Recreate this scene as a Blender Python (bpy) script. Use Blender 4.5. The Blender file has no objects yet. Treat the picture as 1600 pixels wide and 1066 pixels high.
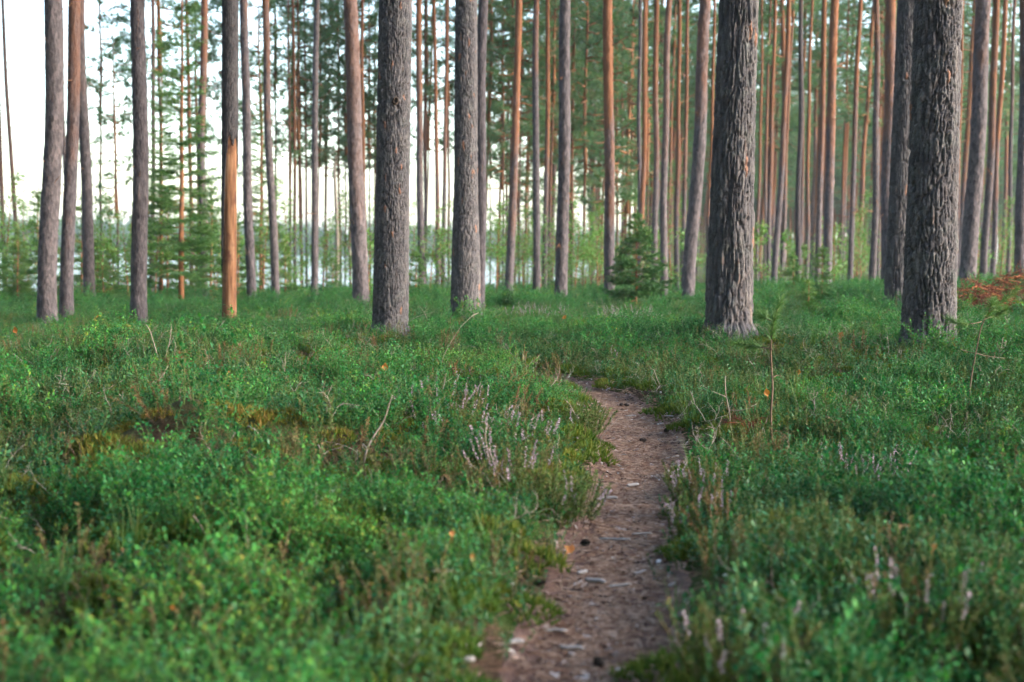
import bpy, math, random
import numpy as np
from mathutils import Matrix, Vector

# ------------------------------------------------------------------ camera, world, sun, exposure
scene = bpy.context.scene
COL = scene.collection
random.seed(5)
CAM_H = 0.95
F_PX = 2222.0                       # 50 mm on a 36 mm wide sensor, photograph 1600 px wide
PITCH, ROLL = math.radians(3.45), math.radians(1.0)
fwd = Vector((0, math.cos(PITCH), -math.sin(PITCH)))
r0 = Vector((1, 0, 0)); u0 = r0.cross(fwd)
rgt = r0 * math.cos(ROLL) + u0 * math.sin(ROLL)
up = u0 * math.cos(ROLL) - r0 * math.sin(ROLL)
cam_d = bpy.data.cameras.new('camera'); cam = bpy.data.objects.new('camera', cam_d); COL.objects.link(cam)
M = Matrix((rgt, up, -fwd)).transposed().to_4x4(); M.translation = (0, 0, CAM_H)
cam.matrix_world = M
cam_d.lens = 50; cam_d.sensor_width = 36; cam_d.clip_start = 0.05; cam_d.clip_end = 6000
cam_d.dof.use_dof = True; cam_d.dof.focus_distance = 8.6; cam_d.dof.aperture_fstop = 2.9
scene.camera = cam

SUN_EL, SUN_AZ = math.radians(17), math.radians(104)       # azimuth from +Y towards +X: light from the right, a little behind the camera
world = bpy.data.worlds.new('World'); scene.world = world; world.use_nodes = True
wn = world.node_tree; wn.nodes.clear()
sky = wn.nodes.new('ShaderNodeTexSky'); sky.sky_type = 'NISHITA'; sky.sun_disc = False
sky.sun_elevation = SUN_EL; sky.sun_rotation = SUN_AZ
sky.air_density = 1.0; sky.dust_density = 2.0; sky.ozone_density = 1.0
hs = wn.nodes.new('ShaderNodeHueSaturation'); hs.inputs['Saturation'].default_value = 1.0
bg = wn.nodes.new('ShaderNodeBackground'); bg.inputs['Strength'].default_value = 0.15
wo = wn.nodes.new('ShaderNodeOutputWorld')
wn.links.new(sky.outputs[0], hs.inputs['Color']); wn.links.new(hs.outputs[0], bg.inputs['Color']); wn.links.new(bg.outputs[0], wo.inputs['Surface'])
sun_d = bpy.data.lights.new('sun', 'SUN'); sun_d.energy = 1.5; sun_d.angle = math.radians(26); sun_d.color = (1.0, 0.97, 0.93)
sun = bpy.data.objects.new('sun', sun_d); COL.objects.link(sun)
sdir = Vector((math.sin(SUN_AZ) * math.cos(SUN_EL), math.cos(SUN_AZ) * math.cos(SUN_EL), math.sin(SUN_EL)))
sun.rotation_euler = sdir.to_track_quat('Z', 'Y').to_euler()
vs = scene.view_settings
vs.view_transform = 'Standard'; vs.look = 'None'; vs.gamma = 1.0; vs.use_curve_mapping = False; vs.exposure = 2.66
scene.cycles.use_denoising = True
scene.cycles.use_adaptive_sampling = True; scene.cycles.adaptive_threshold = .03; scene.cycles.use_light_tree = False
scene.cycles.max_bounces = 4; scene.cycles.diffuse_bounces = 2; scene.cycles.glossy_bounces = 2
scene.cycles.transmission_bounces = 4; scene.cycles.transparent_max_bounces = 6; scene.cycles.volume_bounces = 1
scene.cycles.sample_clamp_indirect = 6

# ------------------------------------------------------------------ numpy helpers
def rng(s): return np.random.default_rng(s)
def sstep(a, b, x):
    t = np.clip((x - a) / (b - a), 0, 1); return t * t * (3 - 2 * t)
def _h(i, j, s):
    n = (i.astype(np.int64) * 374761393 + j.astype(np.int64) * 668265263 + s * 1442695041) & 0x7fffffff
    n = ((n ^ (n >> 13)) * 1274126177) & 0x7fffffff
    n = ((n ^ (n >> 16)) * 2246822519) & 0x7fffffff
    return (n & 0xffffff) / float(0xffffff)
def vnoise(x, y, s=0, px=None):
    xi = np.floor(x); yi = np.floor(y); fx = x - xi; fy = y - yi
    fx = fx * fx * (3 - 2 * fx); fy = fy * fy * (3 - 2 * fy)
    x1 = xi + 1
    if px: xi = xi % px; x1 = x1 % px
    a = _h(xi, yi, s); b = _h(x1, yi, s); c = _h(xi, yi + 1, s); d = _h(x1, yi + 1, s)
    return (a * (1 - fx) + b * fx) * (1 - fy) + (c * (1 - fx) + d * fx) * fy
def fbm(x, y, s=0, o=3):
    v = 0; a = .5
    for k in range(o): v = v + a * vnoise(x * 2 ** k, y * 2 ** k, s + k * 17); a *= .5
    return v / (1 - .5 ** o)
def norm(a): return a / np.maximum(np.linalg.norm(a, axis=-1, keepdims=True), 1e-9)
FW, RG, UP = np.array(fwd), np.array(rgt), np.array(up)
CP = np.array((0, 0, CAM_H))
def ray(px, py):
    d = FW + RG * (px - 800) / F_PX + UP * (533 - py) / F_PX
    return d / d[1]                                        # unit step in +Y
def at(px, py, D): return CP + ray(px, py) * D             # point at depth D (metres along +Y)
def horizon_y(px): return 399 + 0.0175 * (px - 800)

# ------------------------------------------------------------------ mesh helpers
class MB:
    """collects triangles with a material index and two float attributes per vertex"""
    def __init__(s): s.V = []; s.F = []; s.M = []; s.A = []; s.B = []; s.n = 0
    def add(s, V, F, mat=0, a=0.0, b=0.0):
        V = np.asarray(V, float).reshape(-1, 3); F = np.asarray(F, int).reshape(-1, 3)
        s.V.append(V); s.F.append(F + s.n); s.M.append(np.full(len(F), mat, int))
        s.A.append(np.broadcast_to(np.asarray(a, float), (len(V),))); s.B.append(np.broadcast_to(np.asarray(b, float), (len(V),)))
        s.n += len(V); return s
    def arrays(s): return np.concatenate(s.V), np.concatenate(s.F), np.concatenate(s.M), np.concatenate(s.A), np.concatenate(s.B)
    def merge(s, o, mat=None, R=None, t=(0, 0, 0), sc=1.0):
        V, F, Mi, A, B = o.arrays(); V = V * sc
        if R is not None: V = V @ R.T
        s.V.append(V + np.asarray(t)); s.F.append(F + s.n); s.M.append(Mi if mat is None else np.full(len(F), mat)); s.A.append(A); s.B.append(B); s.n += len(V)
    def mesh(s, name, mats, smooth=True):
        V, F, Mi, A, B = s.arrays()
        me = bpy.data.meshes.new(name)
        me.vertices.add(len(V)); me.vertices.foreach_set('co', V.astype(np.float32).ravel())
        me.loops.add(len(F) * 3); me.loops.foreach_set('vertex_index', F.astype(np.int32).ravel())
        me.polygons.add(len(F)); me.polygons.foreach_set('loop_start', np.arange(0, len(F) * 3, 3, dtype=np.int32))
        for m in mats: me.materials.append(m)
        me.polygons.foreach_set('material_index', Mi.astype(np.int32))
        me.polygons.foreach_set('use_smooth', np.full(len(F), smooth))
        for nm, arr in (('va', A), ('vb', B)):
            at_ = me.attributes.new(nm, 'FLOAT', 'POINT'); at_.data.foreach_set('value', arr.astype(np.float32))
        me.update(calc_edges=True); return me
def link(name, me, parent=None, loc=None):
    o = bpy.data.objects.new(name, me); COL.objects.link(o)
    if parent is not None: o.parent = parent
    if loc is not None: o.location = loc
    return o
def tag(o, label=None, cat=None, group=None, kind=None):
    for k, v in (('label', label), ('category', cat), ('group', group), ('kind', kind)):
        if v: o[k] = v
    return o
def tube(mb, P, R, n=6, mat=0, a=0.0, b=0.0, cap=True):
    P = np.asarray(P, float); R = np.broadcast_to(np.asarray(R, float), (len(P),)); m = len(P)
    T = np.gradient(P, axis=0); T = norm(T)
    ref = np.where(np.abs(T[:, 2:3]) > .9, np.array([[1., 0, 0]]), np.array([[0, 0, 1.]]))
    ref = np.broadcast_to(ref[0], T.shape) if m else ref
    X = norm(np.cross(ref, T)); Y = np.cross(T, X)
    an = np.linspace(0, 2 * math.pi, n, endpoint=False)
    V = P[:, None] + R[:, None, None] * (np.cos(an)[None, :, None] * X[:, None] + np.sin(an)[None, :, None] * Y[:, None])
    i = np.arange(m - 1)[:, None] * n; j = np.arange(n)[None]; k = (j + 1) % n
    F = np.stack([np.stack([i + j, i + k, i + n + k], -1), np.stack([i + j, i + n + k, i + n + j], -1)], 2).reshape(-1, 3)
    V = V.reshape(-1, 3)
    if cap:
        V = np.concatenate([V, P[:1], P[-1:]]); q = m * n
        j = np.arange(n); k = (j + 1) % n
        F = np.concatenate([F, np.stack([k, j, np.full(n, q)], -1), np.stack([j + q - n, k + q - n, np.full(n, q + 1)], -1)])
    mb.add(V, F, mat, a, b)
def blades(mb, P, A, k, L, w, spread, r, mat=0, a=None, droop=0.0):
    """needle tufts: k narrow triangles from each point P, fanned about axis A"""
    P = np.repeat(np.asarray(P, float), k, 0); A = np.repeat(norm(np.asarray(A, float)), k, 0); n = len(P)
    d = norm(A + spread * r.normal(size=(n, 3))); d[:, 2] -= droop; d = norm(d)
    s = norm(np.cross(d, r.normal(size=(n, 3)))) * (w * r.uniform(.7, 1.3, (n, 1))) / 2
    l = L * r.uniform(.65, 1.2, (n, 1))
    V = np.stack([P - s, P + s, P + d * l], 1).reshape(-1, 3)
    if a is None: a = np.repeat(r.uniform(0, 1, n), 3)
    else: a = np.repeat(np.repeat(np.broadcast_to(a, (n // k,)), k), 3)
    mb.add(V, np.arange(n * 3).reshape(-1, 3), mat, a)
def leaves(mb, P, D, N, L, W, r, mat=0, a=None, fold=.18):
    """folded oval leaves of four triangles"""
    P = np.asarray(P, float); n = len(P); D = norm(np.asarray(D, float)); S = norm(np.cross(D, N)); N = np.cross(S, D)
    L = np.broadcast_to(L, (n,))[:, None]; W = np.broadcast_to(W, (n,))[:, None]
    m = P + D * L * .48 - N * W * fold * .5
    V = np.stack([P, m + S * W * .5 + N * W * fold, P + D * L - N * L * .08, m - S * W * .5 + N * W * fold, m], 1).reshape(-1, 3)
    q = np.arange(n)[:, None] * 5
    F = np.concatenate([q + np.array([0, 1, 4]), q + np.array([1, 2, 4]), q + np.array([2, 3, 4]), q + np.array([3, 0, 4])])
    if a is None: a = r.uniform(0, 1, n)
    mb.add(V, F, mat, np.repeat(np.broadcast_to(a, (n,)), 5))
_link = link
def link(name, me, parent=None, loc=None):
    o = _link(name, me, parent, loc)
    if name in ('flowers', 'stems', 'needles', 'crown', 'dead_branches', 'dead_needles', 'branches'): o['kind'] = 'stuff'
    return o
def rotz(t): c, s = math.cos(t), math.sin(t); return np.array(((c, -s, 0), (s, c, 0), (0, 0, 1.)))
def rotx(t): c, s = math.cos(t), math.sin(t); return np.array(((1., 0, 0), (0, c, -s), (0, s, c)))
def smooth_line(P, n):
    P = np.asarray(P, float); t = np.r_[0, np.cumsum(np.linalg.norm(np.diff(P, axis=0), axis=1))]; t /= t[-1]
    u = np.linspace(0, 1, n); Q = np.stack([np.interp(u, t, P[:, k]) for k in range(P.shape[1])], 1)
    for _ in range(max(1, n // len(P) // 2)):
        Q[1:-1] = .25 * Q[:-2] + .5 * Q[1:-1] + .25 * Q[2:]
    return Q

# ------------------------------------------------------------------ material helpers
class NT:
    def __init__(s, name):
        s.m = bpy.data.materials.new(name); s.m.use_nodes = True; s.t = s.m.node_tree; s.t.nodes.clear()
        s.out = s.t.nodes.new('ShaderNodeOutputMaterial')
    def n(s, kind, **kw):
        nd = s.t.nodes.new('ShaderNode' + kind)
        for k, v in kw.items():
            if k.startswith('i_'):
                key = k[2:].replace('_', ' ')
                tgt = nd.inputs[int(key)] if key.isdigit() else nd.inputs[key]
                if hasattr(v, 'is_output'): s.t.links.new(v, tgt)
                else: tgt.default_value = v
            else: setattr(nd, k, v)
        return nd
    def ramp(s, fac, stops, interp='LINEAR'):
        nd = s.t.nodes.new('ShaderNodeValToRGB'); cr = nd.color_ramp; cr.interpolation = interp
        while len(cr.elements) < len(stops): cr.elements.new(1.0)
        for e, (p, c) in zip(cr.elements, stops): e.position = p; e.color = (*c, 1)
        s.t.links.new(fac, nd.inputs[0]); return nd.outputs[0]
    def mix(s, fac, a, b, mode='MIX'):
        nd = s.t.nodes.new('ShaderNodeMix'); nd.data_type = 'RGBA'; nd.blend_type = mode
        for v, k in ((fac, 0), (a, 6), (b, 7)):
            if hasattr(v, 'is_output'): s.t.links.new(v, nd.inputs[k])
            else: nd.inputs[k].default_value = v if k == 0 else (*v, 1)
        return nd.outputs[2]
    def math(s, op, a, b=0.0, c=None, clamp=False):
        nd = s.t.nodes.new('ShaderNodeMath'); nd.operation = op; nd.use_clamp = clamp
        for k, v in enumerate((a, b) if c is None else (a, b, c)):
            if hasattr(v, 'is_output'): s.t.links.new(v, nd.inputs[k])
            else: nd.inputs[k].default_value = v
        return nd.outputs[0]
    def attr(s, name, typ='GEOMETRY'): return s.n('Attribute', attribute_name=name, attribute_type=typ).outputs['Fac']
    def noise(s, vec, scale, detail=3, rough=.55):
        return s.n('TexNoise', i_Vector=vec, i_Scale=scale, i_Detail=detail, i_Roughness=rough).outputs['Fac']
    def mapped(s, scale, src='Object'):
        tc = s.n('TexCoord'); mp = s.n('Mapping', i_Scale=scale); s.t.links.new(tc.outputs[src], mp.inputs[0]); return mp.outputs[0]
    def bump(s, h, dist, strength=1.0): return s.n('Bump', i_Height=h, i_Distance=dist, i_Strength=strength).outputs[0]
    def finish(s, col, rough=.6, spec=.3, normal=None, trans=0.0, transcol=None):
        p = s.n('BsdfPrincipled', i_Roughness=rough)
        p.inputs['Specular IOR Level'].default_value = spec
        if hasattr(col, 'is_output'): s.t.links.new(col, p.inputs['Base Color'])
        else: p.inputs['Base Color'].default_value = (*col, 1)
        if normal is not None: s.t.links.new(normal, p.inputs['Normal'])
        o = p.outputs[0]
        if trans:
            tr = s.n('BsdfTranslucent')
            c = transcol if transcol is not None else col
            if hasattr(c, 'is_output'): s.t.links.new(c, tr.inputs[0])
            else: tr.inputs[0].default_value = (*c, 1)
            mx = s.n('MixShader', i_0=trans, i_1=o, i_2=tr.outputs[0]); o = mx.outputs[0]
        s.t.links.new(o, s.out.inputs['Surface']); return s.m

def leaf_mat(name, cols, rough=.45, spec=.35, trans=.28, w_leaf=.45, inst=True):
    """leaf colour runs along a ramp: own leaf value and, for plants of the ground cover, the value of the plant"""
    t = NT(name); v = t.attr('va')
    if inst:
        ti = t.attr('tint', 'INSTANCER')
        f = t.math('ADD', t.math('MULTIPLY', v, w_leaf), t.math('MULTIPLY', ti, 1 - w_leaf))
    else:
        oi = t.n('ObjectInfo').outputs['Random']
        f = t.math('ADD', t.math('MULTIPLY', v, .75), t.math('MULTIPLY', oi, .25))
    c = t.ramp(f, [(i / (len(cols) - 1), k) for i, k in enumerate(cols)])
    return t.finish(c, rough, spec, trans=trans, transcol=t.mix(1.0, c, (1.0, 1.15, .6), 'MULTIPLY'))
def flat_mat(name, c1, c2, scale=20, rough=.7, spec=.2, bump=.002, stretch=(1, 1, 1), detail=4):
    t = NT(name); v = t.mapped(stretch); f = t.noise(v, scale, detail)
    return t.finish(t.ramp(f, [(.3, c1), (.7, c2)]), rough, spec, t.bump(f, bump))

# foliage
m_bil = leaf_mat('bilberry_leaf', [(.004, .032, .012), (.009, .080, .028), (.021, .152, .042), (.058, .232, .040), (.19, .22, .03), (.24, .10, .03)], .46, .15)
m_lin = leaf_mat('lingonberry_leaf', [(.006, .044, .017), (.013, .092, .030), (.032, .130, .040), (.080, .175, .032), (.14, .12, .025)], .42, .2, trans=.15)
m_hea = leaf_mat('heather_leaf', [(.014, .060, .026), (.034, .100, .032), (.075, .115, .034), (.14, .095, .04), (.20, .085, .045)], .65, .2, trans=.15)
m_grs = leaf_mat('grass_blade', [(.02, .10, .03), (.045, .155, .04), (.09, .19, .04), (.2, .2, .06), (.3, .24, .11)], .5, .3, trans=.3)
m_moss = leaf_mat('moss_frond', [(.03, .08, .014), (.065, .12, .02), (.12, .14, .025), (.19, .14, .035), (.22, .12, .04)], .8, .1, trans=.25)
m_flo = leaf_mat('heather_flower', [(.33, .23, .36), (.43, .33, .45), (.50, .42, .49)], .7, .1, trans=.2, inst=False)
m_hea_o = leaf_mat('heather_leaf_own', [(.022, .080, .018), (.05, .12, .025), (.10, .125, .03), (.16, .09, .035)], .65, .2, trans=.15, inst=False)
m_stemg = leaf_mat('bilberry_stem', [(.045, .10, .02), (.08, .11, .03), (.12, .08, .04)], .6, .2, trans=0)
m_needle = leaf_mat('pine_needle', [(.048, .115, .070), (.068, .148, .080), (.098, .185, .088), (.130, .205, .085)], .5, .35, trans=.42, inst=False)
m_needle_young = leaf_mat('young_pine_needle', [(.03, .10, .03), (.05, .14, .035), (.09, .18, .04), (.16, .2, .05)], .5, .35, trans=.25, inst=False)
m_spruce = leaf_mat('spruce_needle', [(.012, .055, .022), (.024, .090, .028), (.050, .135, .034), (.095, .18, .04)], .5, .3, trans=.15, inst=False)
m_broad = leaf_mat('birch_leaf', [(.045, .15, .035), (.075, .20, .042), (.12, .245, .05), (.18, .27, .06)], .5, .35, trans=.35, inst=False)
m_deadneedle = leaf_mat('dead_needle', [(.10, .030, .024), (.145, .046, .034), (.19, .075, .055)], .7, .15, trans=.15, inst=False)
m_orange = leaf_mat('autumn_leaf', [(.36, .11, .025), (.42, .17, .04), (.34, .15, .06)], .5, .3, trans=.25, inst=False)
m_twig = flat_mat('grey_twig', (.16, .13, .11), (.34, .29, .25), 30, .75, .2, .001, (1, 1, .3))
m_limb = flat_mat('pine_limb', (.10, .06, .04), (.26, .11, .05), 8, .8, .15, .004)
m_chip = flat_mat('bleached_wood', (.26, .235, .23), (.50, .46, .44), 25, .7, .2, .001, (1, .2, 1))
m_bark_flake = flat_mat('bark_flake', (.16, .085, .055), (.30, .19, .14), 40, .8, .15, .001)
m_rust = flat_mat('rusty_bark', (.20, .06, .025), (.40, .14, .05), 20, .75, .2, .002)
m_cone = flat_mat('pine_cone', (.018, .014, .012), (.07, .05, .04), 60, .75, .2, .001)
m_sapling_stem = flat_mat('sapling_stem', (.07, .046, .034), (.15, .10, .07), 40, .7, .2, .001, (1, 1, .4))

# bark of the near pines: real plates, colour by plate
def near_bark(name, tone=1.0, lichen=.5):
    t = NT(name); pl = t.attr('va'); ed = t.attr('vb')
    v = t.mapped((1, 1, 1))
    c = t.ramp(pl, [(0, (.066 * tone, .064 * tone, .074 * tone)), (.35, (.112 * tone, .106 * tone, .118 * tone)), (.7, (.168 * tone, .158 * tone, .168 * tone)), (.9, (.21 * tone, .192 * tone, .192 * tone)), (1, (.20, .105, .075))])
    inner = t.mix(t.noise(v, 14, 2), (.046, .040, .043), (.078, .060, .058))
    c = t.mix(t.math('MULTIPLY', t.math('SUBTRACT', .2, ed, clamp=True), 4.0, clamp=True), c, inner)
    g = t.noise(v, 60, 5, .65)
    c = t.mix(.55, c, t.ramp(g, [(.3, (.55, .55, .56)), (.5, (1, 1, 1)), (.72, (1.5, 1.45, 1.4))]), 'MULTIPLY')
    li = t.math('MULTIPLY', t.ramp(t.noise(v, 7, 5, .7), [(.52, (0, 0, 0)), (.66, (1, 1, 1))]), lichen)
    c = t.mix(li, c, (.12, .135, .125))
    b = t.math('ADD', t.noise(v, 55, 4, .65), t.math('MULTIPLY', t.noise(v, 180, 2), .4))
    return t.finish(c, .86, .16, t.bump(b, .006, .9))
m_bark_a = near_bark('plated_pine_bark', .64, .25)
m_bark_b = near_bark('furrowed_grey_bark', .55, .35)
# bark of the more distant pines: grey plates below, orange flaky bark above
def far_bark():
    t = NT('tall_pine_bark')
    z = t.n('SeparateXYZ', i_Vector=t.n('TexCoord').outputs['Object']).outputs['Z']
    oh = t.attr('orange_from', 'OBJECT'); oa = t.attr('orange_amount', 'OBJECT'); tn = t.attr('tone', 'OBJECT')
    v = t.mapped((.32, .32, 1)); vst = t.mapped((3.0, 3.0, 3.5))
    rnd = t.n('ObjectInfo').outputs['Random']
    vo = t.n('TexVoronoi', i_Vector=t.mapped((.34, .34, .5)), i_Scale=24.0).outputs
    grey = t.mix(rnd, (.056, .050, .058), (.090, .078, .084))
    grey = t.mix(.8, grey, t.ramp(vo['Color'], [(0, (.42, .42, .44)), (.5, (1, 1, 1)), (1, (1.65, 1.6, 1.55))]), 'MULTIPLY')
    grey = t.mix(.75, grey, t.ramp(t.noise(t.mapped((.5, .5, 1.0)), 7.0, 5, .7), [(.3, (.55, .54, .55)), (.5, (1, 1, 1)), (.7, (1.5, 1.4, 1.32))]), 'MULTIPLY')
    oran = t.mix(t.noise(vst, 1.0, 4), (.100, .042, .024), (.180, .080, .042))
    nz = t.noise(t.mapped((.6, .6, .55)), 2.3, 5, .65)
    f = t.math('ADD', t.math('MULTIPLY', t.math('SUBTRACT', z, oh), .28), t.math('MULTIPLY', t.math('SUBTRACT', nz, .5), 3.2))
    f = t.math('MULTIPLY', t.math('ADD', f, .35, clamp=True), oa, clamp=True)
    c = t.mix(f, grey, oran)
    kn = t.ramp(t.noise(t.mapped((.5, .5, .9)), 5.5, 2), [(.70, (1, 1, 1)), (.76, (.35, .32, .3))])
    c = t.mix(.8, c, kn, 'MULTIPLY')
    tnc = t.n('CombineColor', i_0=tn, i_1=tn, i_2=tn).outputs[0]
    c = t.mix(1.0, c, tnc, 'MULTIPLY')
    return t.finish(c, .85, .15, t.bump(t.math('ADD', vo['Distance'], t.noise(v, 30, 3)), .012, .8))
m_far = far_bark()
def bare_wood():
    t = NT('stripped_wood'); v = t.mapped((9, 9, .6)); n = t.noise(v, 3, 5, .6); w = t.noise(t.mapped((1.5, 1.5, 1.2)), 4, 3)
    c = t.ramp(n, [(.30, (.060, .030, .020)), (.5, (.160, .074, .038)), (.70, (.27, .155, .09))])
    c = t.mix(t.ramp(w, [(.52, (0, 0, 0)), (.68, (1, 1, 1))]), c, (.07, .030, .020))
    return t.finish(c, .8, .15, t.bump(n, .006))
m_wood = bare_wood()

# ------------------------------------------------------------------ trees read off the place: name, label, x top, x base, y base, base width, depth, orange_from, orange_amount, tone
# (x, y and widths in photograph pixels; depth in metres)
T = {}
def tr(key, xt, xb, yb, w, D, label, oh=4.0, oa=1.0, tone=1.0, crown=None, dead=False, cat_pine=True):
    T[key] = dict(xt=xt, xb=xb, yb=yb, w=w, D=D, label=label, oh=oh, oa=oa, tone=tone, crown=crown, dead=dead)
# near, with modelled bark plates
tr('N1', 620.6, 610, 512, 57, 14.0, 'thick scaly grey-brown pine with a small knot hole, left of the path')
tr('N2', 729.6, 728, 483, 50, 18.6, 'thick smooth-tapering pine behind and right of the scaly knot-hole pine', tone=1.1)
tr('N3', 1150, 1136.5, 525, 75, 13.0, 'thick dark pine with deep long furrows, just right of the young spruce')
tr('N4', 1457, 1450.5, 533, 82, 11.3, 'thickest nearest pine with coarse plated grey bark at the right')
tr('N5', 1411, 1399, 475, 36, 20.0, 'dark greenish pine half hidden behind the thickest nearest pine', tone=.9)
# left part
tr('a1', 0, 10, 454, 7, 46, 'slim leaning pine cut by the left picture edge at the lakeshore', 1, .35, .95, crown=11)
tr('a2', 14, 31, 452, 7, 46, 'slim left-leaning pine alone against the white sky at far left', 1, .35, .95, crown=11)
tr('a3', 88, 82, 498, 30, 22, 'stout grey pine in front of the orange-sided one at far left', 7, .4)
tr('a4', 104.5, 106, 458, 7.5, 42, 'thin grey-brown pine squeezed behind the two stout far-left pines', 6, .5)
tr('a5', 122, 109, 499, 21, 23, 'right-leaning pine with a vivid orange flaked side at far left', 3.4, .62)
tr('a6', 137, 137, 456, 18, 31, 'straight mauve-grey pine right of the orange-sided far-left pine', 6, .5, .95)
tr('a7', 182, 186, 446, 4, 48, 'very thin young pine with a sparse low crown against the lake', 4, .8, 1, crown=2.6)
tr('a8', 221, 225, 504, 25, 20, 'knotty blue-grey pine standing left of the stripped dead pine', 9, .2)
tr('a9', 245, 239, 452, 7, 40, 'thin brown pine close behind the knotty blue-grey pine', 5, .4)
tr('a10', 254, 253, 446, 6, 42, 'thin dark greenish pine right of the knotty blue-grey pine', 6, .3, .85, crown=6.5)
tr('a11', 299, 300, 446, 6.5, 44, 'thin bright orange pine behind the tall green young spruce', 1.5, .9, 1.1)
tr('a12', 311, 311, 444, 3.5, 50, 'very thin brown pine right of the thin bright orange one', 3, .6, crown=5)
tr('a13', 325, 317, 457, 13, 36, 'mauve pine turning rusty at the top, left of the stripped pine', 4.5, .8)
tr('a15', 390, 389, 462, 15, 33, 'straight mauve pine just right of the stripped dead pine', 6.5, .6)
tr('a16b', 409, 412, 446, 4, 48, 'very thin green-veiled pine between two straight pines right of the stripped pine', 5, .5, .9, crown=4)
tr('a16', 421, 429, 462, 13, 35, 'dark brown pine with an orange top, second right of the stripped pine', 5.6, 1, .85)
tr('a17', 455, 454, 450, 5, 50, 'thin pale pink-brown pine, left one of a close thin pair', 3, .6, 1.15)
tr('a18', 462, 462, 450, 5.5, 48, 'thin rusty pine, right one of a close thin pair', 2.5, .9)
tr('a19', 470, 472, 446, 3.6, 52, 'very thin dark pine right of the close thin pair', 4, .4, .85, crown=6)
tr('a20', 479.5, 480, 445, 3.8, 52, 'very thin orange-brown pine left of the right-leaning mauve pine', 2, .7)
tr('a21', 500, 490, 453, 11, 40, 'slim mauve pine leaning right, well left of the scaly thick pine', 12, .2, .95)
tr('a23', 531, 532, 442, 4, 54, 'thin orange pine rising behind the broken-topped snag', 2, .9, crown=7)
tr('a24', 543, 540, 442, 2.8, 54, 'thread-thin dark pine left of the patchy mauve and orange pine', 4, .4, .8, crown=5)
tr('a25', 555, 557.5, 466, 25, 27, 'patchy mauve and orange pine just left of the scaly thick pine', 2.8, .5)
tr('a26', 568, 572, 446, 6, 46, 'thin orange pine showing at the right edge of the patchy pine', 2, .9)
tr('a27', 579, 579, 442, 2.8, 54, 'thread-thin dark pine right of the patchy mauve and orange pine', 4, .3, .8, crown=5)
# middle
tr('b29', 656.6, 658.7, 448, 11.5, 42, 'slim pine orange above and mauve below, right of the scaly thick pine', 5, 1)
tr('b30', 667, 664, 446, 6, 50, 'thin brown pine touching the right side of an orange-topped slim pine', 5, .7, .95)
tr('b31', 680, 685, 446, 7, 46, 'thin bright orange pine midway between the two thick left-centre pines', 2.4, 1, 1.1)
tr('b32', 699, 693, 446, 7, 47, 'thin rosy pine close left of the thick smooth-tapering pine', 4, .8, 1.05)
tr('b34', 757, 750, 478, 17, 23, 'slimmer grey pine touching the right side of the thick smooth-tapering pine', 9, .2, 1.1)
tr('b35', 787, 786, 444, 3, 50, 'thread-thin greenish pine left of the red-orange leaning pine', 4, .4, .9, crown=3.5)
tr('b36b', 802, 795, 446, 5, 50, 'thin rosy pine half behind the red-orange leaning pine', 3, .8, 1.05)
tr('b36', 810, 797, 454, 13, 38, 'red-orange pine leaning right, nearest right of the two touching pines', 2.6, 1)
tr('b37', 839, 836.5, 450, 11.5, 42, 'slim mauve-brown pine right of the red-orange leaning pine', 7, .7)
tr('b38', 855, 852, 449, 8.5, 46, 'slim orange pine close left of the straight blue-mauve pine', 3.4, 1)
tr('b38b', 862.5, 860, 444, 3.5, 56, 'thread-thin rusty pine touching a slim orange one near the blue-mauve pine', 2, .8, crown=8)
tr('b39', 884.5, 876, 467, 20, 28, 'straight blue-mauve pine in front of the lake gap at centre', 12, .2)
tr('b40', 896, 893, 445, 5, 54, 'thin reddish pine right of the straight blue-mauve pine', 2, .8, crown=8)
tr('b41', 949.4, 952, 464, 17, 30, 'smooth orange pine with dark knots standing left of the young spruce', 2.5, 1.1, 1.1)
tr('b42', 961, 965, 445, 4.5, 56, 'thin orange pine peeping out right of the smooth orange pine', 2, 1)
tr('b42b', 971, 972, 444, 4.5, 60, 'thin reddish pine between the smooth orange pine and the spruce tip', 4, .8, crown=9)
tr('b43', 999, 997, 455, 7, 40, 'thin grey pine, left one of a touching pair behind the young spruce', 12, .3, 1.05)
tr('b43b', 1006, 1001, 455, 9, 38, 'bright ochre pine, right one of a touching pair behind the young spruce', 1.2, 1.1, 1.25)
tr('b44', 1024, 1021.6, 451, 10, 43, 'slim rusty pine with dark rings right of the ochre pine', 4.4, .9)
tr('b45', 1042.7, 1035, 459, 11.5, 38, 'slim mauve pine with rosy top, two right of the ochre pine', 5, .7)
tr('b46', 1057.6, 1058, 447, 8, 47, 'slim orange pine midway between the spruce and the deep-furrowed pine', 3.4, 1)
tr('b47', 1072, 1066, 446, 7, 50, 'slim rosy pine left of the pale orange-edged leaning pine', 4, .8, 1.05)
tr('b48', 1098, 1077, 463, 21, 29, 'pale mauve pine with an orange edge leaning right, left of the deep-furrowed pine', 4.6, .7, 1.1)
tr('b49', 1113, 1105, 447, 6, 50, 'thin orange pine against the left edge of the deep-furrowed pine', 2.6, 1)
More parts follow.
